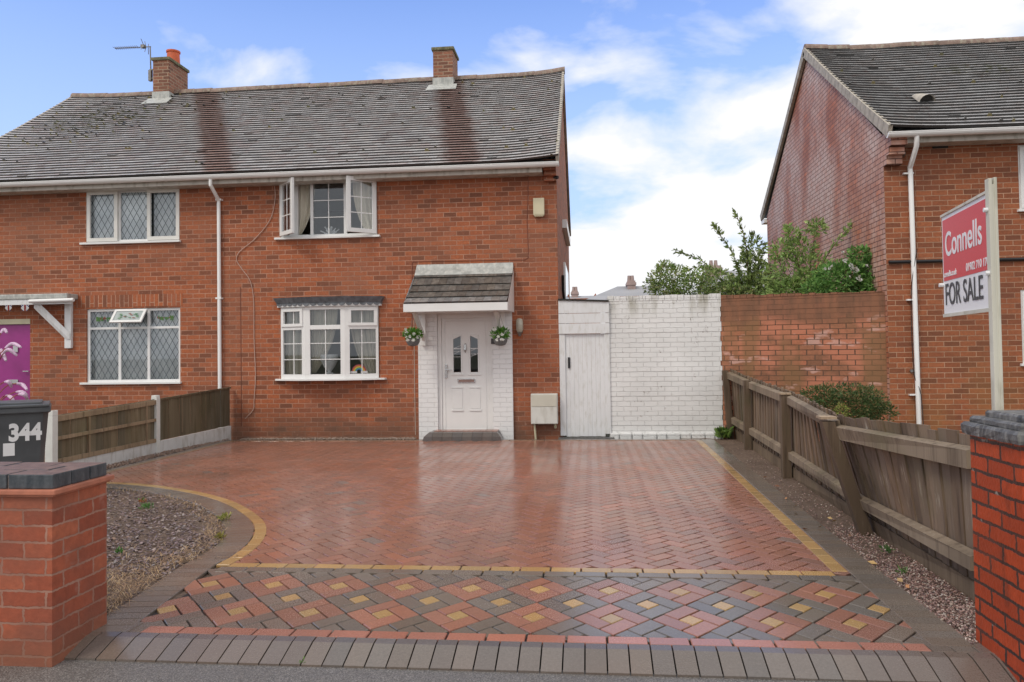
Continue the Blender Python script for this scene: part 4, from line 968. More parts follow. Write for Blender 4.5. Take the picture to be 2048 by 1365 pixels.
# plinth bricks at the base
# ================================================================= right house
YRf=12.9;XRc=4.73;hR=empty('detached_house',(8,YRf,gz(YRf)),'brick house at the right edge with pale streaked gable wall and dark tiled roof','house')
zER=PZ(1900,262,12.5)+.03;zRR=PZ(1800,90,17.0)-.05;yRR=17.0;yBR=21.1;ZWR=zER-.16
WU=[PX(2037,350,YRf),PX(2037,350,YRf)+1.5,PZ(2040,420,YRf),PZ(2040,290,YRf)];WLo=[PX(2043,650,YRf),PX(2043,650,YRf)+1.5,PZ(2046,728,YRf),PZ(2046,580,YRf)]
mb=MB();wall_holes(mb,XRc,13.7,ZG,ZWR+.2,YRf,[WU,WLo],.1);mb.quad((XRc,yBR,ZG),(13.7,yBR,ZG),(13.7,yBR,ZWR+.2),(XRc,yBR,ZWR+.2));mb.build('brick_wall',M['brick_r'],hR,fixn=False)
mb=MB();zr=zRR-.08;mb.add([(XRc,YRf+.002,ZG),(XRc,yBR,ZG),(XRc,yBR,ZWR+.28),(XRc,yRR,zr),(XRc,YRf+.002,ZWR+.2)],[(0,1,2,3,4)])
mb.box(XRc-.003,XRc+.24,YRf-.34,YRf-.002,ZWR-.04,ZWR+.14);mb.box(XRc-.002,XRc+.24,YRf-.24,YRf-.002,ZWR-.16,ZWR-.04);mb.box(XRc-.001,XRc+.24,YRf-.13,YRf-.002,ZWR-.30,ZWR-.16)
mb.add([(XRc-.003,YRf-.34,ZWR+.14),(XRc-.003,YRf,ZWR+.14),(XRc-.003,YRf,ZWR+.42)],[(0,1,2)])
mb.add([(13.7,YRf,ZG),(13.7,yBR,ZG),(13.7,yBR,ZWR+.28),(13.7,yRR,zr),(13.7,YRf,ZWR+.2)],[(0,1,2,3,4)]);mb.build('gable_wall',M['brick_flank'],hR,fixn=False)
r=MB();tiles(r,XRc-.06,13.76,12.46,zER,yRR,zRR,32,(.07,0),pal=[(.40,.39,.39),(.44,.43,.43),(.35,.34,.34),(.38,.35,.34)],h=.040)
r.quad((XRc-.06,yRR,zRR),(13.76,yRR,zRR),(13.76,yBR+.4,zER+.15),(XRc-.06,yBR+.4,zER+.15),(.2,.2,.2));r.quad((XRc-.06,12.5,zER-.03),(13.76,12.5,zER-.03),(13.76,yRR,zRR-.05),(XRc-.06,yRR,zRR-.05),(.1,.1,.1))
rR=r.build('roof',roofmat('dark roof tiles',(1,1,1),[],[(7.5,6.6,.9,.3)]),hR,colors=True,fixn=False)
rg=MB();ridge(rg,XRc-.06,13.76,yRR,zRR+.01,(.07,0));rg.build('ridge_tiles',M['ridge'],rR)
vg=MB();verge_strip(vg,XRc-.085,XRc-.02,12.46,zER,yRR,zRR,.07,.018,-.10);verge_strip(vg,XRc-.085,XRc-.02,yBR+.4,zER+.15,yRR,zRR,.07,.018,-.10)
vg.build('verge',M['verge'],rR)
fa=MB();fa.box(XRc+.24,13.7,12.60,12.622,zER-.17,zER-.005);fa.box(XRc+.24,13.7,12.622,YRf-.002,zER-.168,zER-.15);fa.build('fascia',M['soffit'],hR)
gutter_mb(XRc-.08,13.76,12.50,zER-.03,.068).build('gutter',M['gutter'],hR)
gb_=MB();gb_.box(XRc-.06,XRc+.5,yBR+.05,yBR+.4,zER-.02,zER+.08);gb_.build('rear_gutter',M['gutter'],hR)
p1=P(1834,285,12.5);m_=MB();pts=[Vector((p1.x,12.50,zER-.08)),Vector((p1.x,12.52,zER-.24)),Vector((PX(1817,318,YRf),YRf-.05,zER-.50)),P(1818,345,YRf-.05),P(1842,852,YRf-.05)]
pts[3].x=pts[2].x+.004;pts[4].x=pts[2].x+.03;pts[4].z=ZG;m_.tube(pts,.038,12)
for v_ in (347,600,790): c=P(1820,v_,YRf-.05);m_.box(pts[2].x-.10,pts[2].x+.05,YRf-.06,YRf,c.z-.012,c.z+.012)
m_.build('downpipe',M['gutter'],hR,smooth=True)
m_=MB();px_=pts[2].x;m_.tube(catmull([Vector((px_+.05,YRf-.1,PZ(1830,500,YRf))),Vector((px_-.04,YRf-.06,PZ(1830,590,YRf))),Vector((px_-.03,YRf-.05,PZ(1830,740,YRf))),Vector((px_+.05,YRf-.1,PZ(1830,790,YRf))),Vector((px_+.08,YRf-.1,-.1))],5),.006,5);m_.build('telephone_cable',M['black'],hR)
m_=MB();zz_=PZ(1900,522,YRf);m_.tube([(XRc+.03,YRf-.03,zz_),(13.5,YRf-.03,zz_-.02)],.028,8);m_.build('cable_conduit',M['black'],hR)
m_=MB();q=P(1880,291,YRf);m_.box(q.x-.12,q.x+.12,YRf-.012,YRf,q.z-.05,q.z+.05);m_.build('air_brick',M['dark'],hR)
m_=MB();q=P(1806,312,YRf);m_.tube([(q.x,YRf,q.z),(q.x-.02,YRf-.09,q.z+.02)],.03,8);m_.build('wall_bracket',M['metal'],hR)
m_=MB();q=P(1822,742,YRf);m_.tube([(q.x,YRf,q.z),(q.x,YRf-.04,q.z)],.025,8);m_.build('pipe_stub',M['metal'],hR)
for W_ in (WU,WLo):
    x0,x1,z0,z1=W_;fr=MB();ring(fr,x0,x1,z0,z1,YRf+.02,YRf+.08,.06);fr.box((x0+x1)/2-.03,(x0+x1)/2+.03,YRf+.022,YRf+.078,z0+.06,z1-.06);ring(fr,x0+.03,(x0+x1)/2,z0+.03,z1-.03,YRf+.0,YRf+.03,.06);fo=fr.build('window',M['upvc'],hR,bev=.004)
    p=MB();p.quad((x0+.05,YRf+.05,z0+.05),(x1-.05,YRf+.05,z0+.05),(x1-.05,YRf+.05,z1-.05),(x0+.05,YRf+.05,z1-.05));p.build('pane',M['glass'],fo,fixn=False)
    p=MB();curtain(p,x0,x1,YRf+.2,z0,z1,.02,.14);p.build('net_curtain',M['net'],fo,smooth=True)
    s=MB();s.box(x0-.04,x1+.1,YRf-.05,YRf+.03,z0-.035,z0+.004);s.build('sill',M['upvc'],fo,bev=.005)
m_=MB();vy=13.6;tt=(vy-12.46)/(yRR-12.46);q=P(1852,215,vy);q.z=zER+(zRR-zER)*tt
sd=Vector((0,yRR-12.46,zRR-zER)).normalized();sn=Vector((0,-sd.z,sd.y));rows_=[]
for k in range(9):
    an=math.pi*k/8;rows_.append((math.cos(an)*.13,math.sin(an)*.13))
vs=[];base_=q+sn*.03
for e in (0,1):
    for (a,b) in rows_: vs.append(base_+Vector((a,0,0))+sn*(b*(1 if e==0 else .35))+sd*(.36*e)-sd*.05)
m_.add(vs,[(k,k+1,k+10,k+9) for k in range(8)]);m_.build('roof_vent',M['verge'],rR,smooth=True)
m_=MB();m_.add([base_+Vector((a*.85,0,0))+sn*b*.8+sd*.02 for a,b in rows_],[tuple(range(9))]);m_.build('vent_mouth',M['dark'],rR)
# ================================================================= garden walls and side gate
Zt=2.345
wx0,wx1=PX(1217,730,YF),PX(1445,730,YF)
def ragwall(mb,x0,x1,y0,y1,z0,z1,ragR=0,ragL=0,course=.0865,jit=.006):
    z=z0;k=0
    while z<z1-.01:
        zt_=min(z+course,z1);a=x0+(R.uniform(0,ragL) if ragL else 0);b=x1-(R.uniform(0,ragR) if ragR else 0);e=R.uniform(-jit,jit)*.4
        mb.box(a,b,y0+e,y1,z,zt_);z=zt_
wt=MB();ragwall(wt,wx0,wx1,YF+.02,YF+.24,-.35,Zt-.05,.03,.0)
x=wx0
while x<wx1-.05:
    x2=min(x+.112,wx1);e=R.uniform(-.01,.012);wt.box(x+.003,x2-.003,YF+.015,YF+.25,Zt-.055,Zt+.035+e);x=x2
ww=wt.build('white_painted_wall',M['brick_white'],base=(wx0,YF,-.13));tag(ww,'white painted brick garden wall between the side gate and bare brick wall','wall')
x=wx0;wt=MB()
while x<wx1-.1:
    L=R.uniform(.16,.26);wt.box(x+.01,min(x+L,wx1)-.01,YF-.035,YF+.02,gz(YF)-.06,gz(YF)+.075);x+=L
wt.build('projecting_footing',M['brick_white'],ww,bev=.012)
wt=MB();rx0=wx1-.005;W0=Vector((rx0,YF+.03,0));W1=Vector((4.728,12.99,0));we=(W1-W0);wL=we.length;we.normalize();wnr=Vector((-we.y,we.x,0));k=0
z=-.35
while z<Zt-.06:
    e=R.uniform(-.003,.003);z2=min(z+.0865,Zt-.05);wt.obox(W0+wnr*e+Vector((0,0,z)),we*wL,wnr*.2,Vector((0,0,z2-z)));z=z2
x=0
while x<wL-.06:
    wt.obox(W0+we*(x+.003)-wnr*.008+Vector((0,0,Zt-.052)),we*.106,wnr*.216,Vector((0,0,.055+R.uniform(-.008,.012)-.04*x/wL)));x+=.112
tag(wt.build('brick_garden_wall',M['brick_red'],base=(rx0,YF,-.13)),'bare red brick garden wall with moss stains running to the right house','wall')
# side gate
gx0,gx1=XR+.003,PX(1219,735,YF)
gate=empty('side_gate',((gx0+gx1)/2,YF,gz(YF)),'white tongue and groove side gate beside the meter box','gate')
zg0=PZ(1170,874,YF);zh1=PZ(1170,668,YF)
d=MB();n_=9;a0=PX(1131,735,YF);a1=PX(1209,735,YF)
for i in range(n_):
    xa_=a0+(a1-a0)*i/n_;xb_=a0+(a1-a0)*(i+1)/n_;d.box(xa_+.0007,xb_-.0007,YF+.015+R.uniform(0,.002),YF+.04,zg0+R.uniform(0,.006),zh1)
d.build('gate_boards',M['whitewood'],gate,bev=.002)
d=MB();d.box(gx0,a0,YF-.01,YF+.06,zg0+.02,zh1);d.build('gate_post',M['whitewood'],gate,bev=.005);d=MB();d.box(a1,gx1+.01,YF-.01,YF+.06,zg0+.05,zh1);d.build('gate_post',M['whitewood'],gate,bev=.005)
d=MB();zts=[PZ(1170,v,YF) for v in (668,647,627,602)]
for k in range(2): d.box(gx0-.005,gx1+.01,YF-.03-.002*k,YF+.0,zts[k]+.003,zts[k+1]-.003)
zA=PZ(1125,600,YF);zB=PZ(1212,603,YF);d.prism([(gx0-.005,YF-.036,zts[2]+.003),(gx1+.01,YF-.036,zts[2]+.003),(gx1+.01,YF-.036,zB-.01),(gx0-.005,YF-.036,zA-.01)],(0,.034,0))
d.build('overhead_boards',M['whitewood'],gate,bev=.003)
d=MB();d.prism([(gx0-.01,YF-.06,zA-.012),(gx1+.005,YF-.06,zB-.012),(gx1+.005,YF-.06,zB+.018),(gx0-.01,YF-.06,zA+.018)],(0,2.5,0));d.build('lean_to_roof',M['dark'],gate)
hx=PX(1138,725,YF);d=MB();d.box(hx-.02,hx+.02,YF-.008,YF+.014,PZ(1138,737,YF),PZ(1138,715,YF));d.build('handle',M['black'],gate,bev=.006)
dr=MB();zz_=gz(13.75)+.006;x=gx0-.02
while x<gx1+.05: dr.box(x,x+.012,13.66,13.80,zz_-.02,zz_+.006);x+=.024
dr.box(gx0-.03,gx1+.06,13.655,13.662,zz_-.02,zz_+.007);dr.box(gx0-.03,gx1+.06,13.798,13.805,zz_-.02,zz_+.007)
tag(dr.build('drain_grating',M['metal'],base=(gx0,13.7,zz_)),'slotted metal drain grating at the foot of the side gate','drain')
# door step
sx0,sx1=PX(846,875,13.45),PX(1005,875,13.45);st=empty('doorstep',((sx0+sx1)/2,13.6,gz(13.6)),'low doorstep of grey kerb blocks with red paver top below the white door','step')
d=MB();zs=gz(13.5)-.01;n_=8
L_=(sx1-sx0)
for i in range(n_):
    a=sx0+L_*i/n_+.002;b=sx0+L_*(i+1)/n_-.002;ia=.10 if i==0 else 0;ib=.10 if i==n_-1 else 0
    vs=[(a,13.38,zs),(b,13.38,zs),(b,13.66,zs),(a,13.66,zs),(a+ia*.25,13.38,zs+.08),(b-ib*.25,13.38,zs+.08),(a+ia,13.47,zs+.15),(b-ib,13.47,zs+.15),(b-ib,13.58,zs+.155),(a+ia,13.58,zs+.155)]
    d.add(vs,[(0,1,5,4),(4,5,7,6),(6,7,8,9),(0,4,6,9,3),(1,2,8,7,5),(2,3,9,8)],vary((.13,.12,.115),.12))
for (X,s) in ((sx0+.02,1),(sx1-.02,-1)):
    for k in range(2):
        y0_=13.58+k*.14;d.add([(X,y0_,zs),(X,y0_+.138,zs),(X+s*.1,y0_+.138,zs+.155),(X+s*.1,y0_,zs+.155),(X+s*.2,y0_+.138,zs+.156),(X+s*.2,y0_,zs+.156)],[(0,1,2,3),(3,2,4,5),(0,3,5)],vary((.13,.12,.115),.12))
d.build('step_edging',M['paver'],st,colors=True)
d=MB();i=0;x=sx0+.17
while x<sx1-.2:
    for (ya,yb) in ((13.585,13.68),(13.685,13.85)): d.box(x+.002,x+.1,ya,yb,zs+.09,zs+.163,vary((.34,.14,.09),.2))
    x+=.103
d.build('step_top',M['paver'],st,colors=True)
# ================================================================= fences
# left fence
b1,b2,b3=G(104,958),G(312,907),G(457,879);b3=Vector((PX(460,870,YF-.05),YF-.06,gz(YF)))
lfz=empty('concrete_post_fence',(b2.x,b2.y,gz(b2.y)),'low slatted panel fence with white concrete posts in front of the left house','fence')
tops=[PZ(104,829,b1.y),PZ(315,796,b2.y),PZ(460,772,b3.y)]
def vpt(p,z): return Vector((p.x,p.y,z))
bs=[b1,b2,b3]
for i in range(2):
    A,B=bs[i],bs[i+1];e=(Vector((B.x,B.y,0))-Vector((A.x,A.y,0)));L=e.length;e.normalize();nn=Vector((e.y,-e.x,0))
    za0,zb0=gz(A.y)-.02,gz(B.y)-.02;za1,zb1=tops[i]-.02,tops[i+1]-.02;gbh=.20
    d=MB();o_=vpt(A,za0-.1);d.add([vpt(A,za0-.1)-nn*.02,vpt(B,zb0-.1)-nn*.02,vpt(B,zb0+gbh+(.06 if i else 0))-nn*.02,vpt(A,za0+gbh)-nn*.02,vpt(A,za0-.1)+nn*.03,vpt(B,zb0-.1)+nn*.03,vpt(B,zb0+gbh+(.06 if i else 0))+nn*.03,vpt(A,za0+gbh)+nn*.03],[(0,1,2,3),(4,7,6,5),(3,2,6,7),(0,4,5,1),(1,5,6,2),(0,3,7,4)])
    d.build('gravel_board',M['gravelboard'],lfz)
    pn_=MB();k=14
    for j in range(k):
        t0,t1=j/k,(j+1)/k;pa=A.lerp(B,t0+.002);pb=A.lerp(B,t1-.002);l0=za0+gbh+.01+(zb0-za0+(.06 if i else 0))*t0;h0=za1+(zb1-za1)*t0;h1=za1+(zb1-za1)*t1;l1=za0+gbh+.01+(zb0-za0+(.06 if i else 0))*t1
        off=.008*(j%2);c=vary((.85,.85,.85),.22)
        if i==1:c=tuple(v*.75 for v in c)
        vs=[vpt(pa,l0)-nn*off,vpt(pb,l1)-nn*off,vpt(pb,h1)-nn*off,vpt(pa,h0)-nn*off];vs+=[v+nn*.012 for v in vs];pn_.add(vs,[(0,1,2,3),(7,6,5,4),(3,2,6,7),(0,4,5,1),(0,3,7,4),(1,5,6,2)],c)
    pn_.build('fence_panel',M['woodpanel'],lfz,colors=True)
    rl_=MB();nf=nn
    if i==0:
        for (f,hh) in ((.93,.07),(.52,.045),(.04,.06)):
            pa=vpt(A,za0+gbh+(za1-za0-gbh)*f-hh/2)+nf*.013;pb=vpt(B,zb0+gbh+(zb1-zb0-gbh)*f-hh/2)+nf*.013;rl_.obox(pa,pb-pa,nf*.025,Vector((0,0,hh)),(1.35,1.3,1.2))
        for f in (.28,.86): pa=A.lerp(B,f);rl_.obox(vpt(pa,za0+gbh+.02)+nf*.012,e*.05,nf*.02,Vector((0,0,(za1-za0-gbh)*.9)),(1.2,1.15,1.05))
    else:
        pa=vpt(A,za1-.03)+nf*.012;pb=vpt(B,zb1-.03)+nf*.012;rl_.obox(pa,pb-pa,nf*.02,Vector((0,0,.03)),(.6,.58,.5))
        for f in (.3,.62): pa=A.lerp(B,f);rl_.obox(vpt(pa,za0+gbh+.08)+nf*.010,e*.03,nf*.01,Vector((0,0,(za1-za0-gbh)*.85)),(.9,.88,.8))
    rl_.build('fence_rail',M['woodrail'],lfz,colors=True)
for i in range(2):
    A=bs[i];z_=tops[i]+(.02);d=MB();d.box(A.x-.05,A.x+.05,A.y-.06,A.y+.04,gz(A.y)-.15,z_-.04);d.prism([(A.x-.05,A.y-.06,z_-.04),(A.x+.05,A.y-.06,z_-.04),(A.x+.05,A.y-.06,z_+.03),(A.x+.03,A.y-.06,z_+.03)] if i==0 else [(A.x-.05,A.y-.06,z_-.04),(A.x+.05,A.y-.06,z_-.04),(A.x+.04,A.y-.06,z_+.02),(A.x-.04,A.y-.06,z_+.02)],(0,.1,0));d.build('concrete_post',M['concrete'],lfz,bev=.006)
# right fence: leans toward the drive
rf=empty('leaning_timber_fence',(2.3,8.5,gz(8.5)),'weathered brown board fence sagging toward the drive on its right side','fence')
def fb(u_,v_): return G(u_,v_)
keys=[(G(1464,873),(1456,738)),(G(1502,897),(1500,757)),(G(1582,953),(1578,784)),(G(1748,1065),(1668,832)),(G(1957,1213),(1944,868))]
# base points and top points (top at the depth of its base)
kb=[Vector((xf(k_[0].y) if False else k_[0].x,min(k_[0].y,13.85),gz(min(k_[0].y,13.85))-.02)) for k_ in keys]
kt=[]
for (b_,t_),kb_ in zip(keys,kb): kt.append(P(t_[0],t_[1],kb_.y))
def flerp(arr,y):
    ys=[k_.y for k_ in kb]
    for i in range(len(ys)-1):
        if y<=ys[i]+1e-6 and y>=ys[i+1]-1e-6:
            t=(ys[i]-y)/(ys[i]-ys[i+1]);return arr[i].lerp(arr[i+1],t)
    return arr[-1] if y<ys[-1] else arr[0]
bd=MB();y=kb[0].y;i=0
while y>kb[-1].y+.02:
    wd_=R.uniform(.095,.125);y2=max(kb[-1].y,y-wd_);ga_=.004
    A=flerp(kb,y);B=flerp(kb,y2+ga_);C=flerp(kt,y2+ga_);D=flerp(kt,y);e=R.uniform(-.014,.012);o_=Vector((.012*(i%2)+R.uniform(-.003,.003)+.03,0,0))
    up_=Vector((0,0,e));g0=.12
    A2=A.lerp(D,g0);B2=B.lerp(C,g0);c=vary((.95,.93,.9),.28)
    vs=[A2+o_,B2+o_,C+o_+up_,D+o_+up_];vs+=[v+Vector((.016,0,0)) for v in vs];bd.add(vs,[(0,1,2,3),(7,6,5,4),(3,2,6,7),(0,4,5,1),(0,3,7,4),(1,5,6,2)],c);y=y2;i+=1
bd.build('fence_boards',M['wood'],rf,colors=True)
gb2=MB()
for A,B,C,D in zip(kb,kb[1:],kt[1:],kt):
    vs=[A,B,B.lerp(C,.13),A.lerp(D,.13)];vs=[v+Vector((.02,0,0)) for v in vs];vs+=[v+Vector((.025,0,0)) for v in vs];gb2.add(vs,[(0,1,2,3),(7,6,5,4),(3,2,6,7),(0,4,5,1)],(.85,.8,.75))
gb2.build('fence_gravel_board',M['woodrail'],rf,colors=True)
for f0,f1,cc in ((.83,.90,1.05),(.22,.30,1.1)):
    rr_=MB()
    for i in range(len(kb)-1):
        A,B,C,D=kb[i],kb[i+1],kt[i+1],kt[i]
        if f0>.5 and i==3: q0,q1=.80,.905
        elif f0>.5: q0,q1=.86,.945
        else: q0,q1=f0,f1
        a=A.lerp(D,q0);b=B.lerp(C,q0);a2=A.lerp(D,q1);b2_=B.lerp(C,q1);o_=Vector((-.035,0,0));vs=[a+o_,b+o_,b2_+o_,a2+o_];vs+=[v+Vector((.06,0,-.0 if k<2 else .018)) for k,v in enumerate(vs)]
        rr_.add(vs,[(0,1,2,3),(7,6,5,4),(3,2,6,7),(0,4,5,1),(0,3,7,4),(1,5,6,2)],tuple(v*cc for v in (1,1,1)))
    rr_.build('fence_rail',M['woodrail'],rf,colors=True)
for i,(ext) in ((0,.0),(1,.02),(2,.05),(3,.03)):
    A,D=kb[i],kt[i];d_=(D-A).normalized();ps=MB();top=D+d_*ext if i!=0 else D+d_*.02
    if i in (2,): top=D+Vector((0,0,.02))
    s=.05;o_=A+Vector((-.10,-.05,-.05));ps.obox(o_,Vector((.1,0,0)),Vector((0,.1,0)),(top-A)+Vector((0,0,.05-(.05 if i!=3 else .07))),(.62,.6,.56))
    po=ps.build('fence_post',M['wood'],rf,colors=True,bev=.004)
    if i>1:
        cpx_=MB();q=o_+(top-A)+Vector((-.012,-.012,.0));q.z+=.0;cpx_.obox(q,Vector((.125,0,0)),Vector((0,.125,0)),Vector((0,0,.018)),(1.6,1.55,1.5));cpx_.build('post_cap',M['woodrail'],po,colors=True)
# ================================================================= gate piers
px0=-2.63;lp=empty('brick_pier',(px0-.3,3.8,-.05),'pink brick pier with blue brick coping at the left of the drive','pier')
d=MB();zt1=P(115,990,3.565).z;d.box(px0-3.0,px0,3.565,3.995,-.15,zt1);d.build('pier_brickwork',M['brick_pl'],lp)
d=MB();d.box(px0-3.0,px0+.03,3.54,4.02,zt1,zt1+.026);d.box(px0-3.0,px0+.012,3.553,4.007,zt1-.012,zt1-.0005);d.build('creasing_tiles',M['crease'],lp,bev=.006)
cz=zt1+.027;ct=MB();rowsC=[(3.563,3.70),(3.707,3.845),(3.852,3.99)]
x=px0+.005;lens=[.245,.12,.25,.25,.25,.25,.25,.25,.25,.25]
for k,(ya,yb) in enumerate(rowsC):
    x=px0+.004;j=0
    while x>px0-2.9:
        L=(.235 if (j or k!=1) else .125);ct.box(x-L,x,ya,yb,cz,cz+.072+R.uniform(-.002,.002),vary((1,1,1),.2));x-=L+.010;j+=1
def copmat():
    n=N('coping blocks');geo=n.n('ShaderNodeNewGeometry');s_=n.n('ShaderNodeSeparateXYZ');n.l(geo.outputs['True Normal'],s_.inputs[0]);f=n.ramp(s_.outputs[2],[(.5,0),(.7,1)])
    a=n.ramp(n.noise(30,4,sc3=(1,1,.3)),[(.3,(.035,.045,.055)),(.7,(.09,.10,.11))]);b=n.ramp(n.noise(16,5),[(.3,(.12,.075,.055)),(.7,(.22,.135,.10))])
    c=n.mix(f,a,b);n.bump(n.noise(60,4),.5,.005);return n.out(c,.45,.5)
ct.build('coping_blocks',copmat(),lp,bev=.006)
d=MB();d.box(px0-2.9,px0-.004,3.575,3.98,cz-.001,cz+.064);d.build('coping_mortar',M['mortar'],lp)
# right pier
rp=empty('brick_pier',(2.05,3.8,-.05),'orange red brick pier with dark stone coping at the right of the drive','pier')
for o in (lp,rp): o['group']='gate piers either side of the drive'
rx1=1.855;zt1=P(1944,868,4.04).z;d=MB();d.box(rx1,rx1+.46,3.585,4.04,-.12,zt1);d.build('pier_brickwork',M['brick_pr'],rp)
def rough_slab(mb,x0,x1,y0,y1,z0,z1,j=.008,n=8):
    for (a,b) in ((z0,z1),):
        vs=[];pts=[]
        for i in range(n): pts.append((x0+(x1-x0)*i/n,y0))
        for i in range(n): pts.append((x1,y0+(y1-y0)*i/n))
        for i in range(n): pts.append((x1-(x1-x0)*i/n,y1))
        for i in range(n): pts.append((x0,y1-(y1-y0)*i/n))
        N_=len(pts);cx,cy=(x0+x1)/2,(y0+y1)/2
        for (z,k) in ((z0,.985),(z0+(z1-z0)*.3,1),(z1-(z1-z0)*.25,1),(z1,.95)):
            for (x,y) in pts: vs.append((cx+(x-cx)*k+R.uniform(-j,j),cy+(y-cy)*k+R.uniform(-j,j),z+R.uniform(-j,j)*.4))
        fs=[]
        for r_ in range(3):
            for i in range(N_): fs.append((r_*N_+i,r_*N_+(i+1)%N_,(r_+1)*N_+(i+1)%N_,(r_+1)*N_+i))
        fs+= [tuple(range(N_))[::-1],tuple(range(3*N_,4*N_))];mb.add(vs,fs)
d=MB();rough_slab(d,rx1-.03,rx1+.49,3.555,4.07,zt1+.002,zt1+.060,.004);rough_slab(d,rx1-.0,rx1+.46,3.585,4.04,zt1+.053,zt1+.090,.003);rough_slab(d,rx1+.05,rx1+.41,3.63,3.99,zt1+.080,zt1+.120,.003);d.build('coping_stone',M['copingstone'],rp)
# ================================================================= for-sale sign
yp=4.22
ppx=PX(1985,600,yp);sg=empty('for_sale_sign',(ppx,yp,gz(yp)),'red and white estate agent for sale board on a cream post behind the right pier','sign')
z_t=PZ(1990,358,yp);d=MB();wpx_=PX(2003,500,yp)-PX(1979,500,yp);pw=wpx_
pw*=.72
d.box(ppx-pw*.28,ppx+pw*.28-.006+pw*.0,yp-.02,yp+.02,-.1,z_t);d.box(ppx+pw*.28+.004,ppx+pw*.72,yp-.02,yp+.02,-.1,z_t+.005);d.box(ppx+pw*.28-.007,ppx+pw*.28+.005,yp-.018,yp+.03,-.1,z_t-.03)
d.build('sign_post',M['timber_post'],sg,bev=.003)
# board runs from the post away from the road
a0=P(1980,500,yp);tgt=None
for k in range(400):
    Y2=yp+.3+k*.005;q=P(1885,500,Y2)
    if math.hypot(q.x-a0.x,Y2-yp)>.80: break
A=Vector((a0.x,yp,0));B=Vector((q.x,Y2,0));ex=(A-B);Lb=ex.length;ex.normalize();nz=Vector((0,0,1));zt3=(PZ(1980,381,yp)+PZ(1885,440,Y2))/2;zb3=(PZ(1980,612,yp)+PZ(1885,632,Y2))/2
print('sign',A,B,Lb,zt3,zb3)
nb=ex.cross(nz)  # faces the viewer side
if nb.dot(Vector((0,0,H))-A)<0: nb=-nb
Hb=zt3-zb3;O=B+nz*zb3
d=MB();d.obox(O-nb*.006,ex*Lb,nz*Hb,nb*.006);bo=d.build('sign_board',M['signwhite'],sg)
zsplit=Hb*.335
d=MB();m_=.018;d.obox(O+ex*m_+nz*zsplit+nb*.0008,ex*(Lb-2*m_),nz*(Hb-zsplit-m_*1.3),nb*.001);d.build('red_panel',M['signred'],bo)
d=MB();d.obox(O-nb*.004+nz*-.02,ex*Lb,nz*.02,nb*.012);d.obox(O+nz*Hb-nb*.004,ex*Lb,nz*.014,nb*.012);build_each(d,'board_edging',M['timber_post'],bo)
for s_,t_ in ((-.0,.3),(1,.3),(1,.85)): q=O+ex*Lb*s_+nz*Hb*t_+nb*.005;d=MB();d.tube([q-nb*.02,q+nb*.02-ex*.0],.012,8);d.build('fixing_bolt',M['signwhite'],bo)
T=lambda s_,t_:O+ex*Lb*s_+nz*Hb*t_+nb*.003
text_mesh('Connells',.205,M['signwhite'],bo,T(.075,.585),ex,nz,sx=.88,bold=.0025,space=1.0,ext=.0008)
text_mesh('connells.co.uk',.05,M['signwhite'],bo,T(.03,.375),ex,nz,sx=.85,bold=.0008,ext=.0008)
text_mesh('01902 710 170',.062,M['signwhite'],bo,T(.54,.375),ex,nz,sx=.95,bold=.001,ext=.0008)
text_mesh('FOR SALE',.185,M['charcoal'],bo,T(.045,.09),ex,nz,sx=.83,bold=.001,ext=.0008)
# ================================================================= wheelie bin
Bc=Vector((-5.55,0,0))
# right front corner seen at (95,870), left front corner at (6,880)
q1=P(97,900,7.55);q2=P(4,900,7.15)
fx=(Vector((q1.x,q1.y,0))-Vector((q2.x,q2.y,0)));Wb=.56;fx.normalize();gb0=gz(7.4)-.01
fx=Vector((math.cos(math.radians(36)),math.sin(math.radians(36)),0));fn=Vector((fx.y,-fx.x,0))
C1=Vector((q1.x,q1.y,0));C0=C1-fx*Wb;bn=empty('wheelie_bin',C0+fx*Wb/2-fn*.3+Vector((0,0,gb0)),'dark grey wheelie bin numbered 344 behind the left pier','bin')
def bp(s,dp,z,ins): # s 0..1 across front, dp depth, z, inset taper
    return C0+fx*(ins+s*(Wb-2*ins))-fn*(ins*.6+dp*(.70-2*ins*.6))+Vector((0,0,gb0+z))
d=MB();rr=[];Hb_=.98
for (z,ins) in ((.04,.07),(.35,.05),(.7,.022),(Hb_,0.0)):
    ring_=[]
    c_=.08
    for (s,dp) in ((c_,0),(1-c_,0),(1,c_),(1,1-c_),(1-c_,1),(c_,1),(0,1-c_),(0,c_)): ring_.append(bp(s,dp,z,ins))
    rr.append(ring_)
vs=[v for r_ in rr for v in r_];fs=[]
for i in range(3):
    for k in range(8): fs.append((i*8+k,i*8+(k+1)%8,(i+1)*8+(k+1)%8,(i+1)*8+k))
fs+= [tuple(range(8))];d.add(vs,fs);d.build('bin_body',M['darkplastic'],bn,smooth=True)
d=MB();zz_=Vector((0,0,1));o_=C0-fx*.02+fn*.04+zz_*(gb0+Hb_-.05);d.obox(o_,fx*(Wb+.04),-fn*.76,zz_*.055);
d.obox(C0-fx*.01+fn*.055+zz_*(gb0+Hb_+.006),fx*(Wb+.02),-fn*.74,zz_*.03);d.obox(C0+fx*.06-fn*.04+zz_*(gb0+Hb_+.03),fx*(Wb-.12),-fn*.58,zz_*.028);d.tube([C0-fn*.74+zz_*(gb0+Hb_-.02),C0-fn*.74+fx*Wb+zz_*(gb0+Hb_-.02)],.02,8);d.build('bin_lid',M['darkplastic'],bn,bev=.01)
for s in (0,1):
    d=MB();c=bp(s,1,.10,.05);ax_=fx if s else -fx;d.tube([c,c+ax_*.045],.1,18);d.build('wheel',M['black'],bn)
tilt=(bp(.5,0,.7,.022)-bp(.5,0,.35,.05)).normalized()
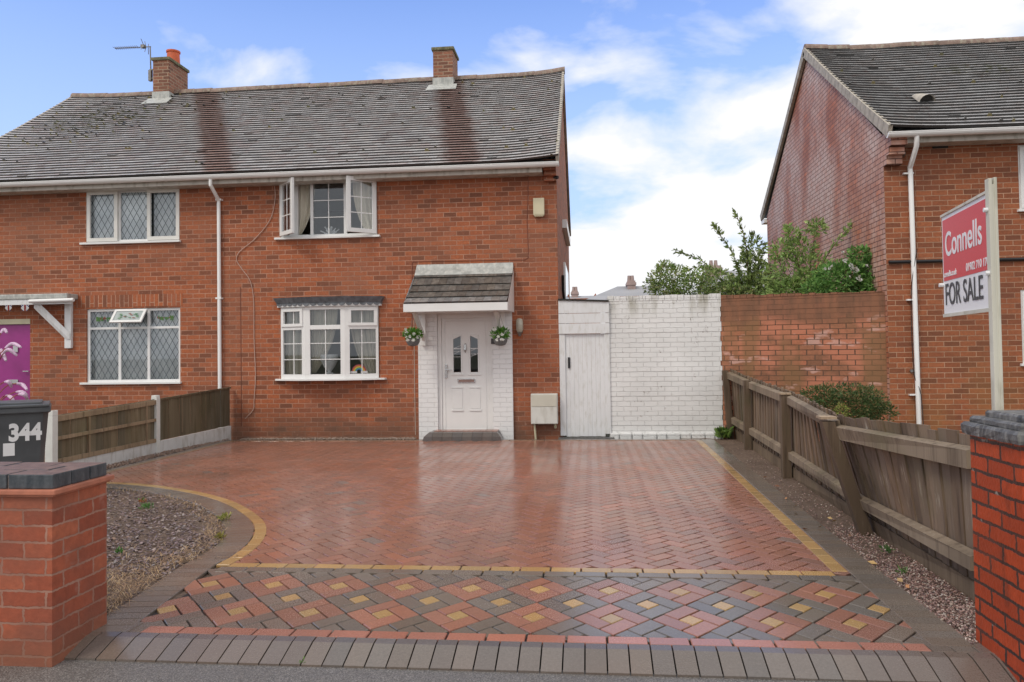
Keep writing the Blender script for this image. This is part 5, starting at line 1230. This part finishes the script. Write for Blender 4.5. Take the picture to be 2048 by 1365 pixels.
def bt(s,z):
    ins=.05-(z-.35)/.35*.028 if z<.7 else .022-(z-.7)/.28*.022;return bp(s,0,z,ins)+fn*.004
text_mesh('344',.235,M['signwhite'],bn,bt(.36,.655),fx,tilt,sx=.82,bold=.011,ext=.0006,name='number_sticker')
d=MB();q=bt(.26,.50);d.obox(q,fx*.1,tilt*.13,fn*.0015);d.build('paper_label',M['signwhite'],bn)
d=MB();q=bt(.06,.50);d.add([q,q+fx*.045+tilt*.03,q+fx*.03+tilt*.08,q+fx*.0+tilt*.10],[(0,1,2,3)]);d.build('torn_label',M['signwhite'],bn,fixn=False)
# ================================================================= plants
def leaf(mb,p,d,s,col,wr=.42):
    d=d.normalized();n_=d.orthogonal().normalized();n_.rotate(Matrix.Rotation(R.uniform(0,6.28),3,d));side=d.cross(n_)
    mid=p+d*s*.5+n_*s*.08;mb.add([p,mid+side*s*wr*.5,p+d*s-n_*s*.05,mid-side*s*wr*.5],[(0,1,2,3)],col)
def rv(): 
    while True:
        v=Vector((R.uniform(-1,1),R.uniform(-1,1),R.uniform(-1,1)))
        if .05<v.length<1: return v
GR=[(.15,.27,.05),(.20,.33,.07),(.10,.19,.04),(.27,.38,.10),(.08,.14,.04)]
def clump(mb,c,r,n,s,pal,shell=.5):
    n=int(n*1.9)
    for _ in range(n):
        v=rv();v=v.normalized()*(shell+(1-shell)*R.random()**.6) if R.random()<.75 else v
        p=Vector(c)+Vector((v.x*r[0],v.y*r[1],v.z*r[2]));leaf(mb,p,v+rv()*.8+Vector((0,0,.2)),s*R.uniform(.6,1.3),vary(R.choice(pal),.25))
def shrub(name,label,base,stems,clumps,size,pal,mat_stem='foliage_bark',group=None,cat='shrub',stemleaf=0):
    e=empty(name,base,label,cat,group);b=MB()
    for pts,r in stems: b.tube(catmull([Vector(p) for p in pts],4),[r*(1-.75*i/(4*(len(pts)-1))) for i in range(4*(len(pts)-1)+1)],6)
    b.build('stems',M[mat_stem],e,smooth=True);l=MB()
    for (c,r,n) in clumps: clump(l,c,r,n,size,pal)
    if stemleaf:
        for pts,r in stems:
            cc=catmull([Vector(p) for p in pts],10);st_=len(cc)//4
            for i in range(st_,len(cc)):
                for _ in range(stemleaf): leaf(l,cc[i]+rv()*.03,rv()+(cc[i]-cc[i-1]).normalized()*.8,size*R.uniform(.7,1.3),vary(R.choice(pal),.25))
    l.build('foliage',M['leaf'],e,colors=True,fixn=False);return e
Yb=15.6
def Q(u_,v_,Y=Yb): return P(u_,v_,Y)
base=Q(1370,870);base.z=-.3
cl=[]
for (u_,v_,ru,rv_,n) in [(1340,562,44,30,620),(1330,545,20,22,200),(1385,575,45,26,500),(1430,565,38,28,300),(1410,550,25,16,120),(1330,590,30,30,300),(1400,600,60,25,400),(1300,572,14,12,60),(1470,590,50,18,260)]:
    cl.append((Q(u_,v_),(ru/98,.35,rv_/98),n))
shrub('garden_shrub','dense mixed green shrub rising just above the white wall',base,[([base,Q(1350,640),Q(1345,560)],.03),([base,Q(1395,620),Q(1410,560),Q(1440,540)],.025)],cl,.07,[(.26,.38,.11),(.33,.46,.14),(.20,.30,.09),(.42,.50,.20),(.15,.21,.09),(.38,.38,.19)])
base=Q(1480,870,16);base.z=-.3
stems=[([base,Q(1478,620,16),Q(1495,560,16),Q(1490,480,16),Q(1470,425,16)],.022),([base,Q(1470,620,16),Q(1440,560,16),Q(1400,520,16),Q(1350,503,16)],.018),([base,Q(1490,600,16),Q(1515,540,16),Q(1530,490,16)],.018),([base,Q(1480,600,16),Q(1470,520,16),Q(1440,470,16),Q(1428,450,16)],.014),([base,Q(1500,610,16),Q(1470,560,16),Q(1410,535,16),Q(1375,540,16)],.015),([base,Q(1500,590,16),Q(1500,520,16),Q(1505,470,16)],.015)]
cl=[(Q(1560,590,16),(.6,.3,.18),350),(Q(1505,500,16),(.2,.2,.35),110),(Q(1490,575,16),(.5,.3,.25),420),(Q(1500,535,16),(.28,.25,.3),200),(Q(1530,560,16),(.3,.3,.3),260),(Q(1450,585,16),(.4,.3,.15),200)]
shrub('garden_tree','young tree with long leafy shoots against the sky above both walls',base,stems,cl,.10,[(.19,.28,.09),(.27,.36,.12),(.35,.44,.16),(.14,.19,.08)],stemleaf=4,cat='tree')
base=Q(1630,870,14.5);base.z=-.3
stems=[([base,Q(1622,620,14.5),Q(1620,540,14.5),Q(1633,450,14.5)],.02),([base,Q(1615,600,14.5),Q(1600,540,14.5),Q(1580,480,14.5),Q(1575,455,14.5)],.015),([base,Q(1610,610,14.5),Q(1575,560,14.5),Q(1550,500,14.5)],.014),([base,Q(1630,600,14.5),Q(1650,520,14.5),Q(1690,465,14.5),Q(1705,448,14.5)],.012),([base,Q(1600,600,14.5),Q(1590,560,14.5),Q(1550,565,14.5)],.012)]
cl=[(Q(1600,545,14.5),(.7,.3,.4),330),(Q(1660,590,14.5),(.6,.3,.18),300),(Q(1632,455,14.5),(.16,.15,.12),70),(Q(1585,470,14.5),(.14,.15,.1),50),(Q(1560,500,14.5),(.2,.15,.18),70),(Q(1600,500,14.5),(.3,.2,.2),110),(Q(1585,585,14.5),(.5,.3,.22),420),(Q(1620,560,14.5),(.3,.25,.2),160)]
shrub('sapling','pale leaved sapling growing against the streaked gable wall',base,stems,cl,.10,[(.32,.46,.14),(.40,.52,.18),(.25,.38,.12),(.22,.31,.11)],stemleaf=3,cat='tree')
base=Q(1700,870,13.65);base.z=-.3
stems=[([base,Q(1680,620,13.65),Q(1690,560,13.65),Q(1700,515,13.65),Q(1730,500,13.65),Q(1748,530,13.65)],.02),([base,Q(1700,600,13.65),Q(1720,560,13.65),Q(1735,540,13.65)],.015)]
cl=[(Q(1738,585,13.65),(.22,.15,.15),260),(Q(1670,560,13.65),(.38,.25,.28),480),(Q(1640,580,13.65),(.3,.25,.2),220),(Q(1700,545,13.65),(.25,.2,.22),240),(Q(1720,512,13.65),(.2,.15,.13),170),(Q(1738,540,13.65),(.12,.12,.2),170),(Q(1735,575,13.65),(.25,.2,.18),220),(Q(1745,572,13.5),(.15,.15,.12),110)]
ro_=shrub('rose_bush','climbing rose with white blooms over the bare brick wall',base,stems,cl,.085,[(.13,.29,.07),(.19,.38,.10),(.09,.20,.05),(.26,.45,.13)])
fl=MB()
for (u_,v_,s) in [(1707,540,.085),(1702,532,.06),(1718,558,.06),(1690,522,.05),(1660,535,.05),(1696,555,.045),(1650,538,.03),(1733,532,.03),(1685,505,.035)]:
    c=Q(u_,v_,13.45)
    for k in range(14): v=rv();v.y=-abs(v.y);leaf(fl,c+v*s*.3,v+Vector((0,-.5,0)),s*R.uniform(.7,1.1),(.8,.8,.77),.9)
fl.build('blooms',M['leaf'],ro_,colors=True,fixn=False)
base=Vector((PX(1690,850,12.2),12.2,gz(12.2)))
Yq=12.2;cl=[]
for (u_,v_,ru,rv_,n) in [(1690,815,70,30,1600),(1640,795,36,20,420),(1730,808,40,30,600),(1710,785,42,16,260),(1665,780,30,12,120),(1760,825,22,20,200)]: cl.append((P(u_,v_,Yq),(ru/127,.5,rv_/127),n))
sh=shrub('low_shrub','low dark green shrub behind the sagging timber fence',base,[([base,P(1690,840,Yq),P(1700,800,Yq)],.03),([base,P(1660,830,Yq),P(1640,790,Yq)],.02)],cl,.05,[(.07,.12,.04),(.09,.15,.045),(.05,.09,.03),(.26,.21,.09),(.08,.13,.04)])
fl=MB();clump(fl,P(1684,822,11.7),(.10,.06,.1),90,.035,[(.35,.38,.10),(.28,.32,.08)]);fl.build('yellow_sprig',M['leaf'],sh,colors=True,fixn=False)
def weed(u_,v_,s,n,label,pal=GR,Y=None):
    p=G(u_,v_) if Y is None else Vector((PX(u_,v_,Y),Y,gz(Y)));w_=MB()
    for k in range(n): a=R.uniform(0,6.28);d=Vector((math.cos(a),math.sin(a),R.uniform(.3,1.6)));leaf(w_,p+Vector((R.uniform(-s,s)*.5,R.uniform(-s,s)*.5,R.uniform(0,s)*.6)),d,s*R.uniform(.4,.9),vary(R.choice(pal),.2),.3)
    tag(w_.build('weed',M['leaf'],base=p,colors=True,fixn=False),label,'weed','weeds in the beds')
weed(1447,868,.19,260,'bushy weed in the corner where white wall meets the fence',Y=13.7)
weed(440,1112,.05,18,'small bright weed in the chippings near the left pier')if False else None
weed(237,1109,.05,24,'tiny green weed in the chippings close to the left pier',[(.08,.22,.04)])
weed(294,1020,.07,40,'green weed in the middle of the chippings bed',[(.12,.24,.07)])
weed(285,1007,.06,30,'weed with an orange leaf behind the middle one of the chippings bed',[(.12,.22,.05),(.35,.14,.05)])
weed(448,1042,.07,50,'yellow moss tuft on the curved grey edging, upper one',[(.35,.33,.08),(.25,.27,.06)])
weed(440,1080,.06,40,'yellow moss tuft on the curved grey edging, lower one',[(.35,.33,.08),(.30,.25,.06)])
weed(1777,1107,.06,30,'small weed in the gravel below the front fence panel',[(.10,.20,.06)])
weed(1805,1150,.05,26,'small weed in the gravel nearest the right pier',[(.12,.22,.06)])
weed(600,1329,.025,14,'tiny weed in the joint between kerb blocks and pavement',[(.14,.26,.05)])
# plume plant in front of the purple door
base=Vector((PX(-30,870,13.0),13.0,gz(13)));e=empty('plume_plant',base,'plant with drooping lilac plumes in front of the purple door','plant')
b=MB();pl=MB()
for pts in [[(-20,790),(-5,720),(8,700),(25,688),(42,695)],[(-20,800),(-8,740),(5,710),(18,700),(34,712)],[(-25,790),(-10,700),(0,670),(8,660),(14,666)],[(-20,800),(-5,775),(8,765),(18,765),(23,775)],[(-20,810),(10,775),(30,768),(45,770),(54,780)],[(-15,820),(10,795),(30,785),(45,785),(55,792)],[(-20,800),(-10,730),(0,700),(6,708),(12,722)],[(-10,830),(20,800),(35,790),(48,790),(56,800)],[(-20,820),(0,800),(10,792),(22,795),(28,805)]]:
    c=catmull([P(u_,v_,13.0+R.uniform(-.1,.1)) for u_,v_ in pts],6);h_=len(c)*55//100;b.tube(c[:h_+2],[.010]*(h_+2),5);k=len(c)-h_
    pl.tube(c[h_:],[.012+.022*math.sin(math.pi*min(1,(i+1)/(k+1))) for i in range(k)],8)
b.build('stems',plain('russet stems',(.30,.10,.06),.6),e);pl.build('plumes',M['plume'],e,smooth=True)
# hanging baskets
def hb(u_,v_,Y,label):
    c=P(u_,v_,Y);e=empty('hanging_basket',c,label,'hanging basket','hanging baskets by the front door');b=MB()
    b.lathe(c,[(.02,-.105),(.085,-.09),(.118,-.03),(.125,.03),(.11,.03)],18);b.build('basket',M['basket'],e,smooth=True)
    h_=MB();tp=c+Vector((0,.0,.42))
    for k in range(3): a=2.1*k;h_.tube([c+Vector((.12*math.cos(a),.12*math.sin(a),.03)),tp],.0025,4)
    h_.build('chain',M['metal'],e);l=MB()
    clump(l,c+Vector((0,0,.10)),(.15,.13,.09),230,.06,[(.12,.30,.04),(.08,.22,.03),(.16,.36,.06)],.3);l.build('foliage',M['leaf'],e,colors=True,fixn=False);f=MB()
    for k in range(11):
        a=6.28*k/11;p=c+Vector((math.cos(a)*.12,-abs(math.sin(a))*.13-.02,.10+R.uniform(-.05,.09)))
        if k>7: p=c+Vector((R.uniform(-.1,.1),-.14,-.0))
        for q in range(6): b_=6.28*q/6;leaf(f,p,Vector((math.cos(b_),-.35,math.sin(b_))),.035,(.8,.8,.76),.9)
    f.build('flowers',M['leaf'],e,colors=True,fixn=False)
hb(826,681,YF-.55,'hanging basket of white flowers at the left end of the door canopy')
hb(1001,680,YF-.55,'hanging basket of white flowers at the right end of the door canopy')
q=P(991,683,YF-.06);d=MB();d.box(q.x-.08,q.x+.08,YF-.075,YF-.052,q.z-.05,q.z+.05);d.build('number_plaque',M['charcoal'],ho,bev=.003)
# bunting
def flag(u_,v_,s,label):
    c=P(u_,v_,YF-.42);f=MB();n_=9;m__=6
    for i in range(n_):
        for j in range(m__):
            X=(i-(n_-1)/2)/((n_-1)/2);Z=(j-(m__-1)/2)/((m__-1)/2)
            if abs(X)+max(0,-Z)*.7>1.25: continue
            col=(.55,.03,.04) if (abs(X)<.15 or abs(Z)<.2) else ((.75,.75,.75) if (abs(X)<.32 or abs(Z)<.45 or abs(abs(X)-abs(Z))<.2) else (.03,.05,.28))
            a=c+Vector((X*s,0.01*math.sin(X*5),Z*s*.6));f.obox(a,(s*2/n_,0,0),(0,.004,0),(0,0,s*1.2/m__),col)
    tag(f.build('bunting_flag',M['leaf'],base=c,colors=True),label,'flag','union flag bunting on the left canopy')
flag(49,617,.075,'union flag pennant, right one hanging on the left canopy');flag(16,617,.065,'union flag pennant, left one hanging on the left canopy')
# ================================================================= distant houses
def far_house(name,label,Y,u0_,u1_,vr,ve,chim,brickg=False,gable=None):
    a=P(u0_,vr,Y);b=P(u1_,vr,Y);zr=a.z;ze=P(u0_,ve,Y).z;h=empty(name,((a.x+b.x)/2,Y,-.4),label,'house','houses far behind the garden walls')
    d=MB();d.box(a.x+.2,b.x-.2,Y-3.6,Y+3.6,-.42,ze+.3);d.build('brick_wall',M['brick'],h)
    r=MB();hp=2.2 if not gable else 0;r.add([(a.x-hp*.6,Y-4,ze),(b.x,Y-4,ze),(b.x,Y,zr),(a.x+ (hp*.4),Y,zr),(a.x-hp*.6,Y+4,ze),(b.x,Y+4,ze)],[(0,1,2,3),(4,3,2,5),(0,3,4),(1,5,2)]);r.build('roof',M['farroof'],h)
    if gable:
        g0=P(gable[0],gable[3],Y-5);g1=P(gable[1],gable[3],Y-5);gm=P((gable[0]+gable[1])/2+2,gable[2],Y-5);g=MB();g.prism([(g0.x,Y-5,-.4),(g1.x,Y-5,-.4),(g1.x,Y-5,g0.z-.3),(gm.x,Y-5,gm.z),(g0.x,Y-5,g0.z-.3)],(0,4.5,0));g.build('gable_wing',M['brick'],h)
    c=MB();c0=P(chim[0],chim[2],Y-.5);c1=P(chim[1],chim[2],Y-.5);c.box(c0.x,c1.x,Y-.9,Y+.4,ze,c0.z);c.box(c0.x-.05,c1.x+.05,Y-.95,Y+.45,c0.z-.25,c0.z-.1)
    for t in (.3,.7): c.lathe((c0.x+(c1.x-c0.x)*t,Y-.2,c0.z),[(.12,0),(.09,.35),(.0,.35)],8)
    c.build('chimney',M['farbrick'],h)
M['farbrick']=plain('distant brick',(.36,.27,.25),.8,.15,3);M['farroof']=plain('distant grey roof',(.33,.33,.34),.7,.1,.7)  # far chimney brick greyed: haze painted into its colour
far_house('distant_house','small distant house with brick gable seen over the side gate',58,1136,1200,593,612,(1143,1156,583),gable=(1178,1200,587,598))
far_house('distant_house','distant grey roofed house with central chimney seen above the white wall',46,1205,1340,574,612,(1254,1270,563))
far_house('distant_house','distant grey roofed house half hidden by the young tree',44,1412,1560,543,600,(1417,1440,533))
# ================================================================= opposite side of the road, seen only in reflections: one street tree
# ---------------------------------------------------------------- world and sun
wd=bpy.data.worlds.new("World");sc.world=wd;wd.use_nodes=True;t=wd.node_tree;bg=t.nodes['Background']
def wn(k): return t.nodes.new(k)
sky=wn('ShaderNodeTexSky');sky.sky_type='NISHITA';sky.sun_disc=False;sky.sun_elevation=math.radians(48);sky.sun_rotation=math.radians(222);sky.air_density=1.0;sky.dust_density=1;sky.ozone_density=2
tc=wn('ShaderNodeTexCoord');sp=wn('ShaderNodeSeparateXYZ');t.links.new(tc.outputs['Generated'],sp.inputs[0])
def wm(op,a,b=None,cl=False):
    x=wn('ShaderNodeMath');x.operation=op;x.use_clamp=cl
    for i,v in enumerate((a,b)):
        if v is None: continue
        if isinstance(v,(int,float)): x.inputs[i].default_value=v
        else: t.links.new(v,x.inputs[i])
    return x.outputs[0]
X_,Y_,Z_=sp.outputs
den=wm('ADD',wm('MAXIMUM',Z_,0),.22);cb=wn('ShaderNodeCombineXYZ');t.links.new(wm('DIVIDE',X_,den),cb.inputs[0]);t.links.new(wm('DIVIDE',Y_,den),cb.inputs[1])
ns=wn('ShaderNodeTexNoise');ns.inputs['Scale'].default_value=2.3;ns.inputs['Detail'].default_value=7;ns.inputs['Roughness'].default_value=.52;ns.inputs['Distortion'].default_value=.25;t.links.new(cb.outputs[0],ns.inputs['Vector'])
# cloud cover: thick low down and to the right, thin high at the left
cov=wm('ADD',wm('ADD',ns.outputs[0],wm('MULTIPLY',X_,.30)),wm('MULTIPLY',wm('SUBTRACT',.33,Z_),.75))
back=wm('MULTIPLY',wm('SUBTRACT',.2,Y_),1.2,cl=True);cov=wm('ADD',wm('ADD',cov,back),wm('MULTIPLY',wm('SUBTRACT',Z_,.5),3.0,cl=True))  # unseen cloud added behind camera and overhead, to whiten the blue fill light
cr=wn('ShaderNodeValToRGB');cr.color_ramp.elements[0].position=.455;cr.color_ramp.elements[1].position=.63;t.links.new(cov,cr.inputs[0])
mul=wn('ShaderNodeMix');mul.data_type='RGBA';mul.blend_type='MULTIPLY';mul.inputs[0].default_value=1;t.links.new(sky.outputs[0],mul.inputs[6]);mul.inputs[7].default_value=(1.7,1.85,2.45,1)
hz=wn('ShaderNodeMix');hz.data_type='RGBA';t.links.new(wm('MULTIPLY',wm('SUBTRACT',.45,Z_),2.6,cl=True),hz.inputs[0]);t.links.new(mul.outputs[2],hz.inputs[6]);hz.inputs[7].default_value=(5.4,7.0,9.9,1)
cl=wn('ShaderNodeMix');cl.data_type='RGBA';t.links.new(cr.outputs[0],cl.inputs[0]);t.links.new(hz.outputs[2],cl.inputs[6]);cl.inputs[7].default_value=(9.4,9.4,9.6,1)
t.links.new(cl.outputs[2],bg.inputs[0]);bg.inputs[1].default_value=.1
sl_=bpy.data.lights.new('sun','SUN');sl_.energy=1.3;sl_.angle=math.radians(16);sl_.color=(1,.92,.80);so=bpy.data.objects.new('sun',sl_);COL.objects.link(so)
el,az=math.radians(48),math.radians(222) # sun behind the camera, a little to its left
sd_=Vector((math.sin(az)*math.cos(el),math.cos(az)*math.cos(el),math.sin(el)));so.rotation_euler=sd_.to_track_quat('Z','Y').to_euler()
vs_=sc.view_settings;vs_.view_transform='Standard';vs_.look='None';vs_.exposure=.12;vs_.gamma=1;vs_.use_curve_mapping=False
sc.cycles.max_bounces=6;sc.cycles.transparent_max_bounces=12
